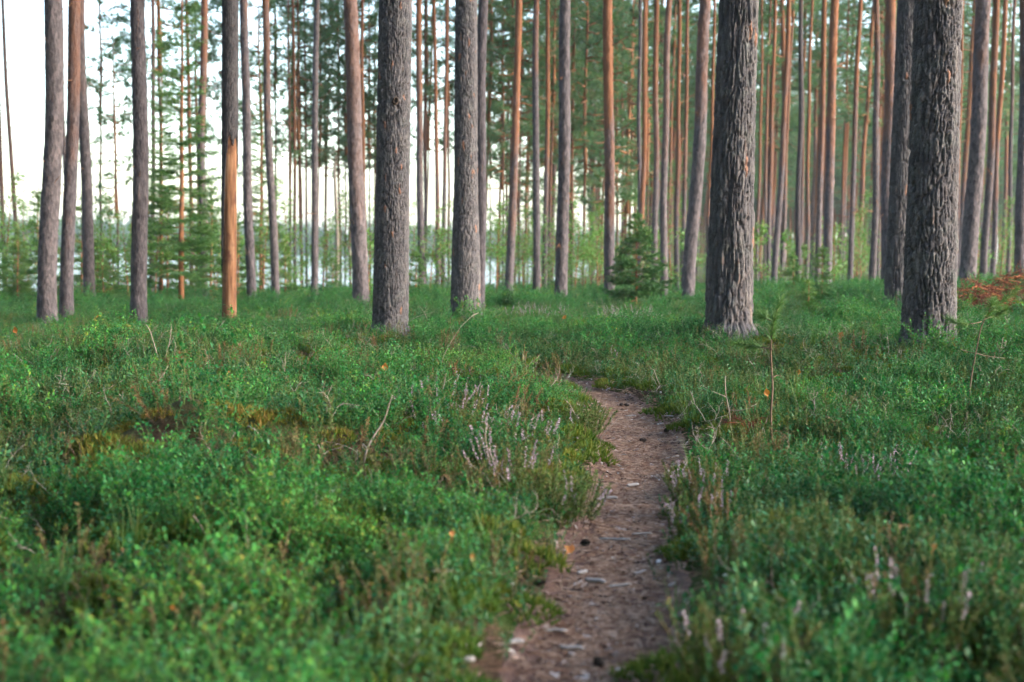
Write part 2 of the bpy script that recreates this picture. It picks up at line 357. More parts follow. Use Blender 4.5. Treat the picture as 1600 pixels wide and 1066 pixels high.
# right part
tr('c51', 1187, 1183, 442, 5, 58, 'thin orange pine nearest the right edge of the deep-furrowed pine', 3, 1)
tr('c52', 1198, 1194, 440, 5, 60, 'thin rosy pine second right of the deep-furrowed pine', 4, .8, 1.05)
tr('c53', 1206, 1200, 441, 7, 48, 'slim orange pine third right of the deep-furrowed pine', 4, 1)
tr('c54', 1227, 1211.5, 444, 9.5, 42, 'slim orange pine leaning right with a mauve foot, fourth right of the deep-furrowed pine', 4.5, 1)
tr('c55', 1234, 1221, 440, 5, 58, 'thin rosy pine leaning right beside the mauve-footed orange one', 4, .8)
tr('c56', 1245.7, 1248, 441, 9, 44, 'dark chocolate-brown slim pine among paler orange ones', 9, .6, .7)
tr('c57', 1253, 1251, 438, 5, 62, 'thin pale pink pine touching the chocolate-brown slim pine', 4, .6, 1.2, crown=9)
tr('c58', 1263, 1259, 438, 6.5, 54, 'thin orange pine just right of the chocolate-brown slim pine', 2.6, 1)
tr('c59', 1282, 1278, 441, 9.5, 45, 'straight orange pine close left of the half-orange half-mauve leaning pine', 4.2, 1)
tr('c60', 1301, 1289, 443, 15, 37, 'leaning pine half-orange half-mauve in the middle of the right stand', 3.6, 1, 1.1)
tr('c61', 1320, 1313, 438, 5, 64, 'thin short-looking orange pine right of the half-orange half-mauve one', 3, 1, 1.1, crown=8)
tr('c62', 1339, 1326, 439, 8.5, 46, 'slim orange pine leaning right midway between the mauve leaning pine and dark-red pine', 4.5, 1)
tr('c63', 1364, 1365, 441, 11, 42, 'dark red-brown straight pine left of the broad orange pine', 6, .8, .8)
tr('c64', 1377, 1372, 438, 4.5, 62, 'thin orange pine squeezed between the dark-red and broad orange pines', 3, 1)
tr('c65', 1390, 1380, 442, 19, 33, 'broad orange pine with mauve foot left of the thickest nearest pine', 4.2, 1)
tr('c66', 1401, 1397, 440, 5, 52, 'thin brown pine between the broad orange pine and the dark greenish one', 4, .7, .85)
tr('c69', 1496.5, 1493, 440, 6.5, 50, 'thin orange-pink pine at the right edge of the thickest nearest pine', 3, .9)
tr('c70', 1530.6, 1511, 442, 26, 28, 'stout mauve pine leaning right beside the rusty brush pile', 5.4, .7)
tr('c71', 1546, 1539, 441, 12, 38, 'slim rusty pine just right of the stout mauve leaning pine', 4, 1, .85)
tr('c72', 1562, 1550, 439, 9, 42, 'slim vivid orange pine leaning right, second right of the stout mauve one', 3, 1.1, 1.1)
tr('c74', 1577, 1574, 436, 7, 50, 'thin dim brown pine between the vivid orange pine and the right edge', 6, .5, .85)
tr('c73', 1595, 1591, 432, 18, 30, 'straight mauve pine with rusty top at the right picture edge', 5, .8)

# ------------------------------------------------------------------ terrain
ctrl = []
for k, t in T.items():
    p = at(t['xb'], t['yb'], t['D']); ctrl.append((p[0], p[1], p[2] - .17))
for th in (-22, -12, 0, 12, 22):
    for D in (1.5, 3, 4.5, 6.5): ctrl.append((D * math.tan(math.radians(th)), D, .006 * D + .01 * D * math.tan(math.radians(th)) * .5))
for px, py, D in ((300, 540, 10), (30, 530, 11), (900, 520, 13.5), (760, 545, 11.5)):
    p = at(px, py, D); ctrl.append((p[0], p[1], min(.2, p[2] - .16)))
ctrl = np.array(ctrl)
def warp(x, y):
    y = np.clip(y, 1.2, 62); th = np.clip(np.arctan2(x, y), -.42, .42)
    return np.stack([th * 7, np.log(np.hypot(y, 2.0)) * 1.6], -1)
def tps(a, b):
    r2 = ((a[:, None] - b[None]) ** 2).sum(-1); return .5 * r2 * np.log(r2 + 1e-9)
cw_ = warp(ctrl[:, 0], ctrl[:, 1]); n_ = len(ctrl)
K = tps(cw_, cw_) + .6 * np.eye(n_); Pm = np.c_[np.ones(n_), cw_]
sol = np.linalg.solve(np.block([[K, Pm], [Pm.T, np.zeros((3, 3))]]), np.r_[ctrl[:, 2], np.zeros(3)])
def clumps(P, cell, seed):
    """distance from the nearest shrub centre, gap to the next shrub and a value of the shrub"""
    u = P[:, 0] / cell + .5 * (vnoise(P[:, 0] * 3, P[:, 1] * 3, seed) - .5); v = P[:, 1] / cell + .5 * (vnoise(P[:, 0] * 3 + 9, P[:, 1] * 3, seed) - .5)
    ui = np.floor(u); vi = np.floor(v); f1 = np.full(len(P), 9.); f2 = f1.copy(); c = f1 * 0
    for du in (-1, 0, 1):
        for dv in (-1, 0, 1):
            a = ui + du; b = vi + dv; d = np.hypot(u - a - .1 - .8 * _h(a, b, seed), v - b - .1 - .8 * _h(a, b, seed + 1)); k = _h(a, b, seed + 2)
            m = d < f1; f2 = np.where(m, f1, np.minimum(f2, d)); c = np.where(m, k, c); f1 = np.where(m, d, f1)
    return f1, f2 - f1, c
BUMPS = []        # x, y, radius, height
def shore(x, y):
    """distance of the near shore along a bearing"""
    th = np.degrees(np.arctan2(x, np.maximum(y, .01)))
    return 57 + sstep(-12, 2, th) * 12 + sstep(0, 5.5, th) * 70 + sstep(5, 8, th) * 5000
LAKE_Z = -.75
def terrain(x, y, detail=True):
    x = np.asarray(x, float); y = np.asarray(y, float); sh = x.shape; x = x.ravel(); y = y.ravel()
    z = np.zeros_like(x)
    for i in range(0, len(x), 60000):
        w = warp(x[i:i + 60000], y[i:i + 60000])
        z[i:i + 60000] = tps(w, cw_) @ sol[:n_] + np.c_[np.ones(len(w)), w] @ sol[n_:]
    D = np.hypot(x, y)
    z = np.where(y < 1.2, z * 1.0, z)
    if detail:
        fade = 1 - sstep(40, 60, D)
        z = z + fade * (.16 * (fbm(x * .55 + 40, y * .55 + 7, 3, 2) - .5) + .13 * (vnoise(x * 1.3 + 11, y * 1.3, 9) - .5) + .05 * (vnoise(x * 3.6, y * 3.6 + 5, 21) - .5))
        nr_ = (np.abs(x) < 30) & (y > 0) & (y < 45)
        if nr_.any():
            f1, gap, cv = clumps(np.stack([x[nr_], y[nr_]], 1), .5, 130); z[nr_] += fade[nr_] * .13 * (.45 - f1) * (.5 + cv)
        for bx, by, br, bh in BUMPS: z = z + bh * np.exp(-((x - bx) ** 2 + (y - by) ** 2) / br ** 2)
    s = shore(x, y)
    z = z + (-.55 - np.maximum(z, -.3)) * sstep(-16, 0, D - s) * (y > 0) * (s < 1000)
    z = np.where((y > 0) & (s < 1000), z - 1.2 * sstep(0, 8, D - s), z)
    far = sstep(640, 670, D); z = np.where((s < 1000) & (y > 0), z * (1 - far) + far * (LAKE_Z + 1.0 + 7 * sstep(680, 1300, D)), z)
    return z.reshape(sh)
def hit(px, py, lift=0.0):
    """where the ray through a photograph pixel meets the terrain raised by lift"""
    d = ray(px, py); ys = np.geomspace(1.5, 80, 900); P = CP + d * ys[:, None]
    g = P[:, 2] - terrain(P[:, 0], P[:, 1]) - lift
    i = np.argmax(g < 0) if (g < 0).any() else len(ys) - 1
    if i == 0: return P[0]
    a, b = g[i - 1], g[i]; t = a / (a - b + 1e-9); return P[i - 1] * (1 - t) + P[i] * t
for px, py, r, h in ((300, 690, .42, .17), (200, 650, .35, .07), (400, 560, .8, .10), (170, 585, .6, .06), (700, 700, .8, .05), (1380, 600, 1.0, .05), (1100, 990, .5, .05)):
    p = hit(px, py); BUMPS.append((p[0], p[1], r, h))

for t_ in T.values():
    if t_['D'] < 32:
        p = at(t_['xb'], t_['yb'], t_['D']); w_ = t_['w'] * t_['D'] / F_PX; BUMPS.append((p[0], p[1], w_ * 1.5 + .1, .03 + .09 * w_))

# the path: centre and width in photograph pixels
PATH_PX = [(858, 1180, 330), (890, 1066, 245), (922, 980, 205), (945, 900, 178), (968, 830, 150), (985, 770, 122), (999, 715, 104), (1004, 670, 100), (996, 638, 98), (976, 616, 88), (942, 597, 80), (906, 584, 70), (868, 573, 60)]
pp = []
for px, py, w in PATH_PX:
    p = hit(px, py); pp.append((p[0], p[1], w * p[1] / F_PX))
e = np.array(pp[-1]) - np.array(pp[-2]); e[2] = 0; e = e / np.linalg.norm(e[:2])
q = np.array(pp[-1])
for k, (dx, dy) in enumerate(((-.6, .35), (-.8, .45), (-1.0, .8), (-.8, 1.2), (-.6, 1.6))):
    q = q + np.array((dx, dy, 0)); pp.append((q[0], q[1], .3))
pp = np.array(pp); pp[:, 2] = np.clip(pp[:, 2], .31, .37)
st = pp[0].copy(); st[:2] -= (pp[1, :2] - pp[0, :2]) * 2.0
path_line = smooth_line(np.vstack([st, pp]), 160)
for _ in range(10): path_line[1:-1] = .25 * path_line[:-2] + .5 * path_line[1:-1] + .25 * path_line[2:]
seg_t = np.gradient(path_line[:, :2], axis=0); seg_t = norm(seg_t); seg_n = np.stack([seg_t[:, 1], -seg_t[:, 0]], 1)
def path_dist(x, y):
    x = np.asarray(x); y = np.asarray(y); d = np.full(x.shape, 9.0); w = np.full(x.shape, .3); b = 0
    m = (y < path_line[:, 1].max() + 1) & (np.abs(x) < 6)
    if m.any():
        dd = np.hypot(x[m][:, None] - path_line[None, :, 0], y[m][:, None] - path_line[None, :, 1]); i = dd.argmin(1)
        d[m] = dd[np.arange(len(i)), i]; w[m] = path_line[i, 2]
    return d, w
_t0 = terrain
def terrain(x, y, detail=True):
    z = _t0(x, y, detail); x = np.asarray(x, float); y = np.asarray(y, float); sh = x.shape
    d, w = path_dist(x.ravel(), y.ravel()); d = d.reshape(sh); w = w.reshape(sh)
    k = 1 - sstep(w * .5, w * .5 + .3, d); m = k > 0
    if m.any() and detail: z[m] = z[m] * (1 - .85 * k[m]) + .85 * k[m] * _t0(x[m], y[m], False)
    return z - .07 * (1 - sstep(w * .35, w * .5 + .16, d))
def ground_z(x, y): return float(terrain(np.array([x]), np.array([y]))[0])

# ground sheet (rings round the viewpoint: fine near, coarse far)
ring = np.r_[np.geomspace(.5, 20, 260), np.geomspace(20.4, 90, 110), np.geomspace(95, 4000, 46)]
ang = np.radians(np.r_[np.linspace(-180, -34, 30), np.linspace(-32, 32, 380), np.linspace(34, 180, 30)])
RR, AA = np.meshgrid(ring, ang, indexing='ij'); gx = RR * np.sin(AA); gy = RR * np.cos(AA)
gz = terrain(gx, gy)
nr, na = RR.shape; i = np.arange(nr - 1)[:, None] * na; j = np.arange(na - 1)[None]
Fg = np.stack([np.stack([i + j, i + na + j, i + na + j + 1], -1), np.stack([i + j, i + na + j + 1, i + j + 1], -1)], 2).reshape(-1, 3)
Vg = np.stack([gx, gy, gz], -1).reshape(-1, 3)
c0 = len(Vg); Vg = np.vstack([Vg, [[0, 0, float(gz[0].mean())]]])
Fg = np.vstack([Fg, np.stack([np.full(na - 1, c0), np.arange(na - 1), np.arange(na - 1) + 1], -1)])
Fg = Fg[:, ::-1]
def ground_mat():
    t = NT('forest_floor'); v = t.mapped((1, 1, 1))
    a = t.noise(v, 1.3, 5, .65); b = t.noise(v, 24, 5, .7)
    moss = t.ramp(b, [(.3, (.022, .040, .010)), (.55, (.045, .075, .016)), (.75, (.085, .105, .024))])
    soil = t.ramp(b, [(.3, (.035, .022, .014)), (.55, (.08, .05, .032)), (.75, (.14, .09, .055))])
    c = t.mix(t.ramp(a, [(.40, (0, 0, 0)), (.58, (1, 1, 1))]), soil, moss)
    return t.finish(c, .95, .08, t.bump(b, .05))
mb = MB(); mb.add(Vg, Fg); g = link('ground', mb.mesh('ground', [ground_mat()])); tag(g, 'uneven forest floor of moss and soil under the low shrubs', kind='structure')

# path surface
def path_mat():
    t = NT('trodden_needle_soil'); v = t.mapped((1, 1, 1))
    a = t.noise(v, 3.5, 4); b = t.noise(v, 70, 5, .7); k = t.n('TexVoronoi', i_Vector=t.mapped((1, .45, 1)), i_Scale=55.0).outputs['Color']
    c = t.ramp(b, [(.25, (.074, .044, .037)), (.5, (.165, .104, .088)), (.75, (.28, .20, .175))])
    c = t.mix(.35, c, t.ramp(k, [(0, (.6, .55, .55)), (1, (1.35, 1.25, 1.2))]), 'MULTIPLY')
    c = t.mix(.5, c, t.ramp(a, [(.35, (.72, .66, .66)), (.65, (1.2, 1.1, 1.05))]), 'MULTIPLY')
    return t.finish(c, .9, .12, t.bump(t.math('ADD', b, t.math('MULTIPLY', k, .5)), .012, 1.0))
pl2 = smooth_line(path_line, 420); tt = norm(np.gradient(pl2[:, :2], axis=0)); nn = np.stack([tt[:, 1], -tt[:, 0]], 1)
u = np.linspace(-1, 1, 25)
edge = pl2[:, 2] * .5 + .07
wob = 1 + .22 * (vnoise(np.linspace(0, 60, 420)[:, None] + np.sign(u)[None] * 50, np.zeros((420, 25)), 4) - .5)
PX = pl2[:, None, 0] + nn[:, None, 0] * u[None] * edge[:, None] * wob; PY = pl2[:, None, 1] + nn[:, None, 1] * u[None] * edge[:, None] * wob
PZ = terrain(PX, PY) + .008 + .018 * (fbm(PX * 7, PY * 7, 5, 3) - .5) - .02 * (np.abs(u) > .95)[None]
i = np.arange(419)[:, None] * 25; j = np.arange(24)[None]
Fp = np.stack([np.stack([i + j, i + j + 1, i + 26 + j], -1), np.stack([i + j, i + 26 + j, i + 25 + j], -1)], 2).reshape(-1, 3)
mb = MB(); mb.add(np.stack([PX, PY, PZ], -1), Fp); o = link('path', mb.mesh('path', [path_mat()])); tag(o, 'narrow trodden footpath of brown needles winding through the shrubs', kind='structure')
def path_z(x, y): return ground_z(x, y) + .012

# lake
def lake_mat():
    t = NT('lake_water'); v = t.mapped((.25, 1, 1)); n = t.noise(v, 1.2, 3)
    return t.finish((.03, .045, .05), .15, .5, t.bump(n, .3))
mb = MB(); mb.add([(-1500, 30, LAKE_Z), (500, 30, LAKE_Z), (500, 1200, LAKE_Z), (-1500, 1200, LAKE_Z)], [(0, 1, 2), (0, 2, 3)])
o = link('lake', mb.mesh('lake', [lake_mat()])); tag(o, 'calm pale lake showing between the trunks', kind='structure')

# ------------------------------------------------------------------ pine trees
def bark_relief(s, z, circ, cw, ch, seed):
    """plates: distance to the nearest plate border, plate value and how upright that border is, on the unrolled trunk"""
    nu = max(6, int(round(circ / cw))); u = s / circ * nu; v0 = z / ch
    u = u + .9 * (fbm(u * .45, v0 * .5, seed, 2) - .5) + .30 * (vnoise(u * 2.1, v0 * 2.6, seed + 3) - .5) + .16 * (vnoise(u * 5, v0 * 7, seed + 4) - .5)
    v = v0 + .7 * (vnoise(u * .8 + 31, v0 * 1.1, seed + 5) - .5) + .22 * (vnoise(u * 4, v0 * 5, seed + 6) - .5)
    ui = np.floor(u); vi = np.floor(v); f1 = np.full(u.shape, 9.); f2 = np.full(u.shape, 9.); cid = np.zeros(u.shape); p1 = np.zeros(u.shape); q1 = np.zeros(u.shape); p2 = np.zeros(u.shape); q2 = np.zeros(u.shape)
    for du in (-1, 0, 1):
        for dv in (-1, 0, 1):
            a = ui + du; b = vi + dv; aw = a % nu
            px = a + .12 + .76 * _h(aw, b, seed); py = b + .02 + .96 * _h(aw, b, seed + 1)
            d = np.hypot(u - px, (v - py) * .8); c = _h(aw, b, seed + 2)
            m = d < f1; m2 = ~m & (d < f2)
            p2 = np.where(m, p1, np.where(m2, px, p2)); q2 = np.where(m, q1, np.where(m2, py, q2)); f2 = np.where(m, f1, np.where(m2, d, f2))
            cid = np.where(m, c, cid); p1 = np.where(m, px, p1); q1 = np.where(m, py, q1); f1 = np.where(m, d, f1)
    upright = np.abs(p2 - p1) / (np.abs(p2 - p1) + np.abs(q2 - q1) + 1e-6)
    return f2 - f1, cid, upright
def near_trunk(t, w0, w280, wb, cw, ch, depth, seed, mat, zdet, nseg=190, rows=460):
    D = t['D']; sc = D / F_PX / 2
    base = np.array(at(t['xb'], t['yb'], D)); gz_ = ground_z(base[0], base[1])
    hy = lambda y: CAM_H + (horizon_y(t['xb']) - y) / F_PX * D - gz_
    zs = np.linspace(-.12, zdet, rows); an = np.linspace(0, 2 * math.pi, nseg, endpoint=False)
    kz = [-.2, .1, hy(t['yb']) + .02, hy(280), hy(0), 18]; kr = [wb * sc * 1.36, wb * sc * 1.14, wb * sc, w280 * sc, w0 * sc, w0 * sc * .42]
    rad = np.interp(zs, kz, kr)
    for _ in range(12): rad[1:-1] = .25 * rad[:-2] + .5 * rad[1:-1] + .25 * rad[2:]
    Z, A = np.meshgrid(zs, an, indexing='ij'); R = rad[:, None] * np.ones_like(A)
    lobes = 1 + (.03 + .13 * np.exp(-np.maximum(Z, 0) / .2)) * (vnoise((A / (2 * math.pi)) * 6, Z * .4, seed + 40, 6) - .5) * 2
    circ = 2 * math.pi * w280 * sc
    ed, cid, upr = bark_relief(A / (2 * math.pi) * circ, Z, circ, cw, ch, seed)
    ed2, cid2, _ = bark_relief(A / (2 * math.pi) * circ, Z, circ, cw * .5, ch * .36, seed + 70)
    crack = (1 - sstep(.02, .26, ed)) * (.32 + .68 * sstep(.35, .75, upr)) * (.6 + .8 * vnoise(A * 4, Z * 9, seed + 13))
    flake = .22 * sstep(.0, .22, ed2) * cid2 + .28 * (cid2 - .5)
    h = 1.0 - 1.35 * crack + flake + .35 * (cid - .5) + .30 * (fbm(A * rad.mean() * 90, Z * 55, seed + 9, 3) - .5)
    fis = 1 - np.abs(2 * fbm(A / (2 * math.pi) * circ / (cw * 2.1) + 3 * vnoise(A * 0 + 3, Z * .8, seed + 51), Z / (ch * 3.2), seed + 50, 2) - 1)
    h = h - .9 * sstep(.88, .985, fis)
    R = R * lobes + depth * .9 * (h - 1.0)
    V = np.stack([R * np.cos(A), R * np.sin(A), Z], -1).reshape(-1, 3)
    i = np.arange(rows - 1)[:, None] * nseg; j = np.arange(nseg)[None]; k = (j + 1) % nseg
    F = np.stack([np.stack([i + j, i + k, i + nseg + k], -1), np.stack([i + j, i + nseg + k, i + nseg + j], -1)], 2).reshape(-1, 3)
    pv = np.clip(cid * .72 + cid2 * .25 + .1 * (vnoise(A * 3, Z * 3, seed) - .5), 0, .93); pv = np.where(cid > .985, 1.0, pv)
    mb = MB(); mb.add(V, F, 0, pv.ravel(), ed.ravel())
    zs2 = np.linspace(zdet - .04, 18, 30); tube(mb, np.stack([0 * zs2, 0 * zs2, zs2], 1), np.interp(zs2, kz, kr) - depth * .6, 20, 0, .4, .6)
    return mb.mesh('trunk', [mat]), gz_, base
def far_trunk(seed, nseg=36, rows=220, H=19.0, rough=.055):
    r = rng(seed)
    zs = np.r_[np.linspace(-.25, .6, 14), np.linspace(.7, 11, rows - 34), np.linspace(11.4, H, 20)]; an = np.linspace(0, 2 * math.pi, nseg, endpoint=False)
    rad = .5 * (np.interp(zs, [0, 2, 6, 11, H], [1.0, .95, .84, .66, .12]) + .16 * np.exp(-np.maximum(zs, 0) / .22))
    Z, A = np.meshgrid(zs, an, indexing='ij')
    R = rad[:, None] * (1 + rough * 2 * (vnoise(A / (2 * math.pi) * 17, Z * 9, seed, 17) - .5) + rough * (vnoise(A / (2 * math.pi) * 5, Z * .8, seed + 3, 5) - .5))
    cx = .16 * np.sin(zs * .55 + r.uniform(0, 6)) + .10 * np.sin(zs * 1.4 + r.uniform(0, 6)); cy = .16 * np.sin(zs * .5 + r.uniform(0, 6))
    for _ in range(9):                                       # knots where branches were shed
        za, aa = r.uniform(1.0, 9), r.uniform(0, 6.28); d2 = ((Z - za) / .06) ** 2 + ((np.angle(np.exp(1j * (A - aa)))) / .35) ** 2
        R = R + .07 * np.exp(-d2)
    V = np.stack([R * np.cos(A) + cx[:, None], R * np.sin(A) + cy[:, None], Z], -1).reshape(-1, 3); rr = len(zs)
    i = np.arange(rr - 1)[:, None] * nseg; j = np.arange(nseg)[None]; k = (j + 1) % nseg
    F = np.stack([np.stack([i + j, i + k, i + nseg + k], -1), np.stack([i + j, i + nseg + k, i + nseg + j], -1)], 2).reshape(-1, 3)
    mb = MB(); mb.add(V, F); return mb.mesh('trunk', [m_far])
def pine_crown(seed, H, rad, limbs, tufts, k, L, w, young=False):
    """crown from z=0 to H: limbs with side twigs ending in needle tufts"""
    r = rng(seed); mb = MB(); zs = np.linspace(0, H, 9); tube(mb, np.stack([.03 * np.sin(zs), .03 * np.cos(zs * 1.3), zs], 1), np.interp(zs, [0, H], [.07 if not young else .035, .01]), 5, 0)
    P, A = [], []
    for i in range(limbs):
        f = (i + r.uniform(0, .9)) / limbs; z0 = f * H * .97
        a = r.uniform(0, 2 * math.pi); ln = rad * (.35 + .65 * math.sin(math.pi * min(1, .28 + .72 * f))) * r.uniform(.55, 1.1)
        if f > .85: ln *= .6
        rise = (r.uniform(-.15, .25) + .55 * f) if not young else r.uniform(.05, .5)
        q = np.linspace(0, 1, 6); d = np.array((math.cos(a), math.sin(a)))
        L_ = np.stack([d[0] * ln * q, d[1] * ln * q, z0 + ln * (rise * q - .12 * np.sin(q * 3))], 1); L_[1:] += r.normal(0, .04 * ln, (5, 3))
        tube(mb, L_, np.linspace(.03 if not young else .014, .006, 6), 4, 0)
        for _ in range(tufts):
            q = r.uniform(.32, 1.0) ** .8; ii = q * 5; j = min(4, int(ii)); c = L_[j] + (L_[j + 1] - L_[j]) * (ii - j)
            off = r.normal(size=3) * np.array((.24, .24, .10)) * ln * .55; P.append(c + off); A.append(norm(off + np.array((d[0] * .5, d[1] * .5, .5)) * ln * .3))
    P = np.array(P); A = np.array(A)
    blades(mb, P, A, k, L, w, .75, r, 1, a=np.clip(.5 + .22 * r.normal(size=len(P)), 0, 1))
    return mb.mesh('crown', [m_limb, m_needle_young if young else m_needle])
def dead_limbs(seed, z0, z1, n):
    r = rng(seed); mb = MB()
    for i in range(n):
        a = r.uniform(0, 6.28); z = r.uniform(z0, z1); l = r.uniform(.3, 1.4); q = np.linspace(0, 1, 5)
        d = np.array((math.cos(a), math.sin(a), r.uniform(-.35, .25))); P = np.array((0, 0, z)) + d * l * q[:, None]; P[1:] += r.normal(0, .05 * l, (4, 3))
        tube(mb, P, np.linspace(.013, .004, 5), 4)
        for _ in range(3):
            j = r.integers(1, 4); e = P[j] + r.normal(size=3) * .22 * l; tube(mb, [P[j], (P[j] + e) / 2 + r.normal(size=3) * .03, e], [.006, .005, .003], 3)
    return mb.mesh('dead_branches', [m_limb])
TRUNKS = [far_trunk(100 + i) for i in range(5)]
TRUNKS_LOW = [far_trunk(120 + i, 12, 60) for i in range(4)]
CROWNS = [pine_crown(200 + i, 8.5, 2.4, 30, 28, 14, .25, .032) for i in range(5)]
CROWNS_Y = [pine_crown(220 + i, 7.5, 1.5, 32, 15, 14, .21, .026) for i in range(4)]
STUBS = [dead_limbs(250 + i, 1.0, 7.5, 16) for i in range(3)]
DEADS = [dead_limbs(240 + i, 2.2, 9, 11) for i in range(3)]

def lean_of(t):
    return math.atan((t['xt'] - t['xb']) / t['yb']) - ROLL
pine_xy = []
def pine_root(x, y, z, lean, label, group=None, name='pine_tree', cat='pine tree', twist=0.0, back=0.0):
    e = bpy.data.objects.new(name, None); COL.objects.link(e); e.empty_display_size = .2
    e.location = (x, y, z); e.rotation_euler = (back, lean, 0)
    tag(e, label, cat, group); return e
def add_crown(root, me, z, s, rz, sz=1.0):
    c = link('crown', me, root); c.location = (0, 0, z); c.scale = (s, s, s * sz); c.rotation_euler = (0, 0, rz); return c

NEAR = dict(N1=(50, 51.5, 57, .023, .062, .014, 11, m_bark_a, 3.9), N2=(34, 36, 50, .024, .080, .013, 23, m_bark_a, 5.0), N3=(58, 66, 76, .036, .20, .025, 37, m_bark_b, 3.7),
            N4=(71, 75, 83, .033, .115, .022, 59, m_bark_b, 3.3), N5=(30, 32, 37, .032, .13, .018, 71, m_bark_b, 4.9))
ri = rng(77)
for key, (w0, w2, wb, cw, ch, dep, sd, mt, zd) in NEAR.items():
    t = T[key]; me, gz_, base = near_trunk(t, w0, w2, wb, cw, ch, dep, sd, mt, zd)
    e = pine_root(base[0], base[1], gz_, lean_of(t), t['label'], 'tall pines of the stand'); pine_xy.append((base[0], base[1], wb * t['D'] / F_PX / 2))
    o = link('trunk', me, e); o.rotation_euler = (0, 0, sd * 1.0)
    add_crown(e, CROWNS[ri.integers(5)], 11.5, 1.25, ri.uniform(0, 6))
# knot hole of the scaly pine: a rim of torn bark round a dark hollow
def knot_hole(parent, ang_, z, r, R):
    mb = MB(); n = 14; a = np.linspace(0, 2 * math.pi, n, endpoint=False)
    rings = [(1.5, -.012), (1.25, .010), (.95, .012), (.6, -.012), (.0, -.03)]
    V = []
    for q, d in rings:
        for x in a: V.append((R + d + .003 * math.sin(x * 3), r * .75 * q * math.cos(x) * (1 + .15 * math.sin(2 * x)), r * q * math.sin(x)))
    F = []
    for i in range(len(rings) - 1):
        for j in range(n): k = (j + 1) % n; F += [(i * n + j, i * n + k, i * n + n + k), (i * n + j, i * n + n + k, i * n + n + j)]
    mb.add(V, F); o = link('knot_hole', mb.mesh('knot_hole', [m_cone]), parent); o.rotation_euler = (0, 0, ang_); o.location = (0, 0, z); o['label'] = 'rusty knot hole with torn bark rim'
n1 = [o for o in COL.objects if o.get('label') == T['N1']['label']][0]
knot_hole(n1, math.radians(-80), CAM_H + (396 - 163) / F_PX * 14 - n1.location.z, .028, .168)

for key, t in T.items():
    if key in NEAR: continue
    b = at(t['xb'], t['yb'], t['D']); z = ground_z(b[0], b[1])
    if key == 'a14': continue
    e = pine_root(b[0], b[1], z - .03, lean_of(t), t['label'], 'tall pines of the stand'); D = t['D']; dia = t['w'] * D / F_PX
    pine_xy.append((b[0], b[1], dia / 2))
    o = link('trunk', (TRUNKS if D < 47 else TRUNKS_LOW)[ri.integers(4)], e); o.scale = (dia, dia, 1); o.rotation_euler = (0, 0, ri.uniform(0, 6.28))
    o['orange_from'] = float(t['oh']); o['orange_amount'] = float(t['oa']); o['tone'] = float(t['tone'])
    cb = t['crown'] if t['crown'] is not None else ri.uniform(10.5, 12.5)
    if dia < .14: add_crown(e, CROWNS_Y[ri.integers(4)], cb, ri.uniform(.8, 1.05), ri.uniform(0, 6)); o.scale = (dia, dia, (cb + 7) / 19)
    else: add_crown(e, CROWNS[ri.integers(5)], cb, ri.uniform(.85, 1.1), ri.uniform(0, 6))
    if D < 38:
        d = link('dead_branches', STUBS[ri.integers(3)], e); d.rotation_euler = (0, 0, ri.uniform(0, 6.28)); d.scale = (dia * .85, dia * .85, 1)
    if t['crown'] is not None or (D > 38 and ri.random() < .5):
        d = link('dead_branches', DEADS[ri.integers(3)], e); d.rotation_euler = (0, 0, ri.uniform(0, 6.28)); d.scale = (.7, .7, min(1, cb / 9))

# the stripped dead pine
t14 = dict(xt=366, xb=358.5, yb=507, w=24, D=19.5)
b = at(358.5, 507, 19.5); z = ground_z(b[0], b[1]); R14 = 24 * 19.5 / F_PX / 2
e = pine_root(b[0], b[1], z, lean_of(t14), 'dead pine with orange bare wood below and dark bark above', name='dead_pine'); pine_xy.append((b[0], b[1], R14))
zs = np.r_[np.linspace(-.1, 6, 160), np.linspace(6.2, 15, 20)]; an = np.linspace(0, 2 * math.pi, 40, endpoint=False); Z, A = np.meshgrid(zs, an, indexing='ij')
Rw = R14 * .93 * np.interp(Z, [-.1, .2, 5, 15], [1.12, 1.0, .93, .3]) * (1 + .05 * (vnoise(A / 6.2832 * 9, Z * .9, 3, 9) - .5) + .03 * (vnoise(A / 6.2832 * 16, Z * 6, 5, 16) - .5))
n = 40; i = np.arange(len(zs) - 1)[:, None] * n; j = np.arange(n)[None]; k = (j + 1) % n
F14 = np.stack([np.stack([i + j, i + k, i + n + k], -1), np.stack([i + j, i + n + k, i + n + j], -1)], 2).reshape(-1, 3)
mb = MB(); mb.add(np.stack([Rw * np.cos(A), Rw * np.sin(A), Z], -1), F14); o = link('trunk', mb.mesh('trunk', [m_wood]), e); o['label'] = 'bare orange wood where the bark has fallen away'
hb = CAM_H + (393 - 236) / F_PX * 19.5 - z
n = 90; zs = np.r_[np.linspace(-.05, 6, 300), np.linspace(6.2, 15, 20)]; an = np.linspace(0, 2 * math.pi, n, endpoint=False); Z, A = np.meshgrid(zs, an, indexing='ij')
ed, cid, _u = bark_relief(A / 6.2832 * 2 * math.pi * R14, Z, 2 * math.pi * R14, .028, .085, 91)
Rb = R14 * np.interp(Z, [-.1, .2, 5, 15], [1.1, 1.0, .95, .33]) + .010 * (sstep(0, .35, ed) + .4 * cid) 
V = np.stack([Rb * np.cos(A), Rb * np.sin(A), Z], -1).reshape(-1, 3)
i = np.arange(len(zs) - 1)[:, None] * n; j = np.arange(n)[None]; k = (j + 1) % n
F = np.stack([np.stack([i + j, i + k, i + n + k], -1), np.stack([i + j, i + n + k, i + n + j], -1)], 2).reshape(-1, 3)
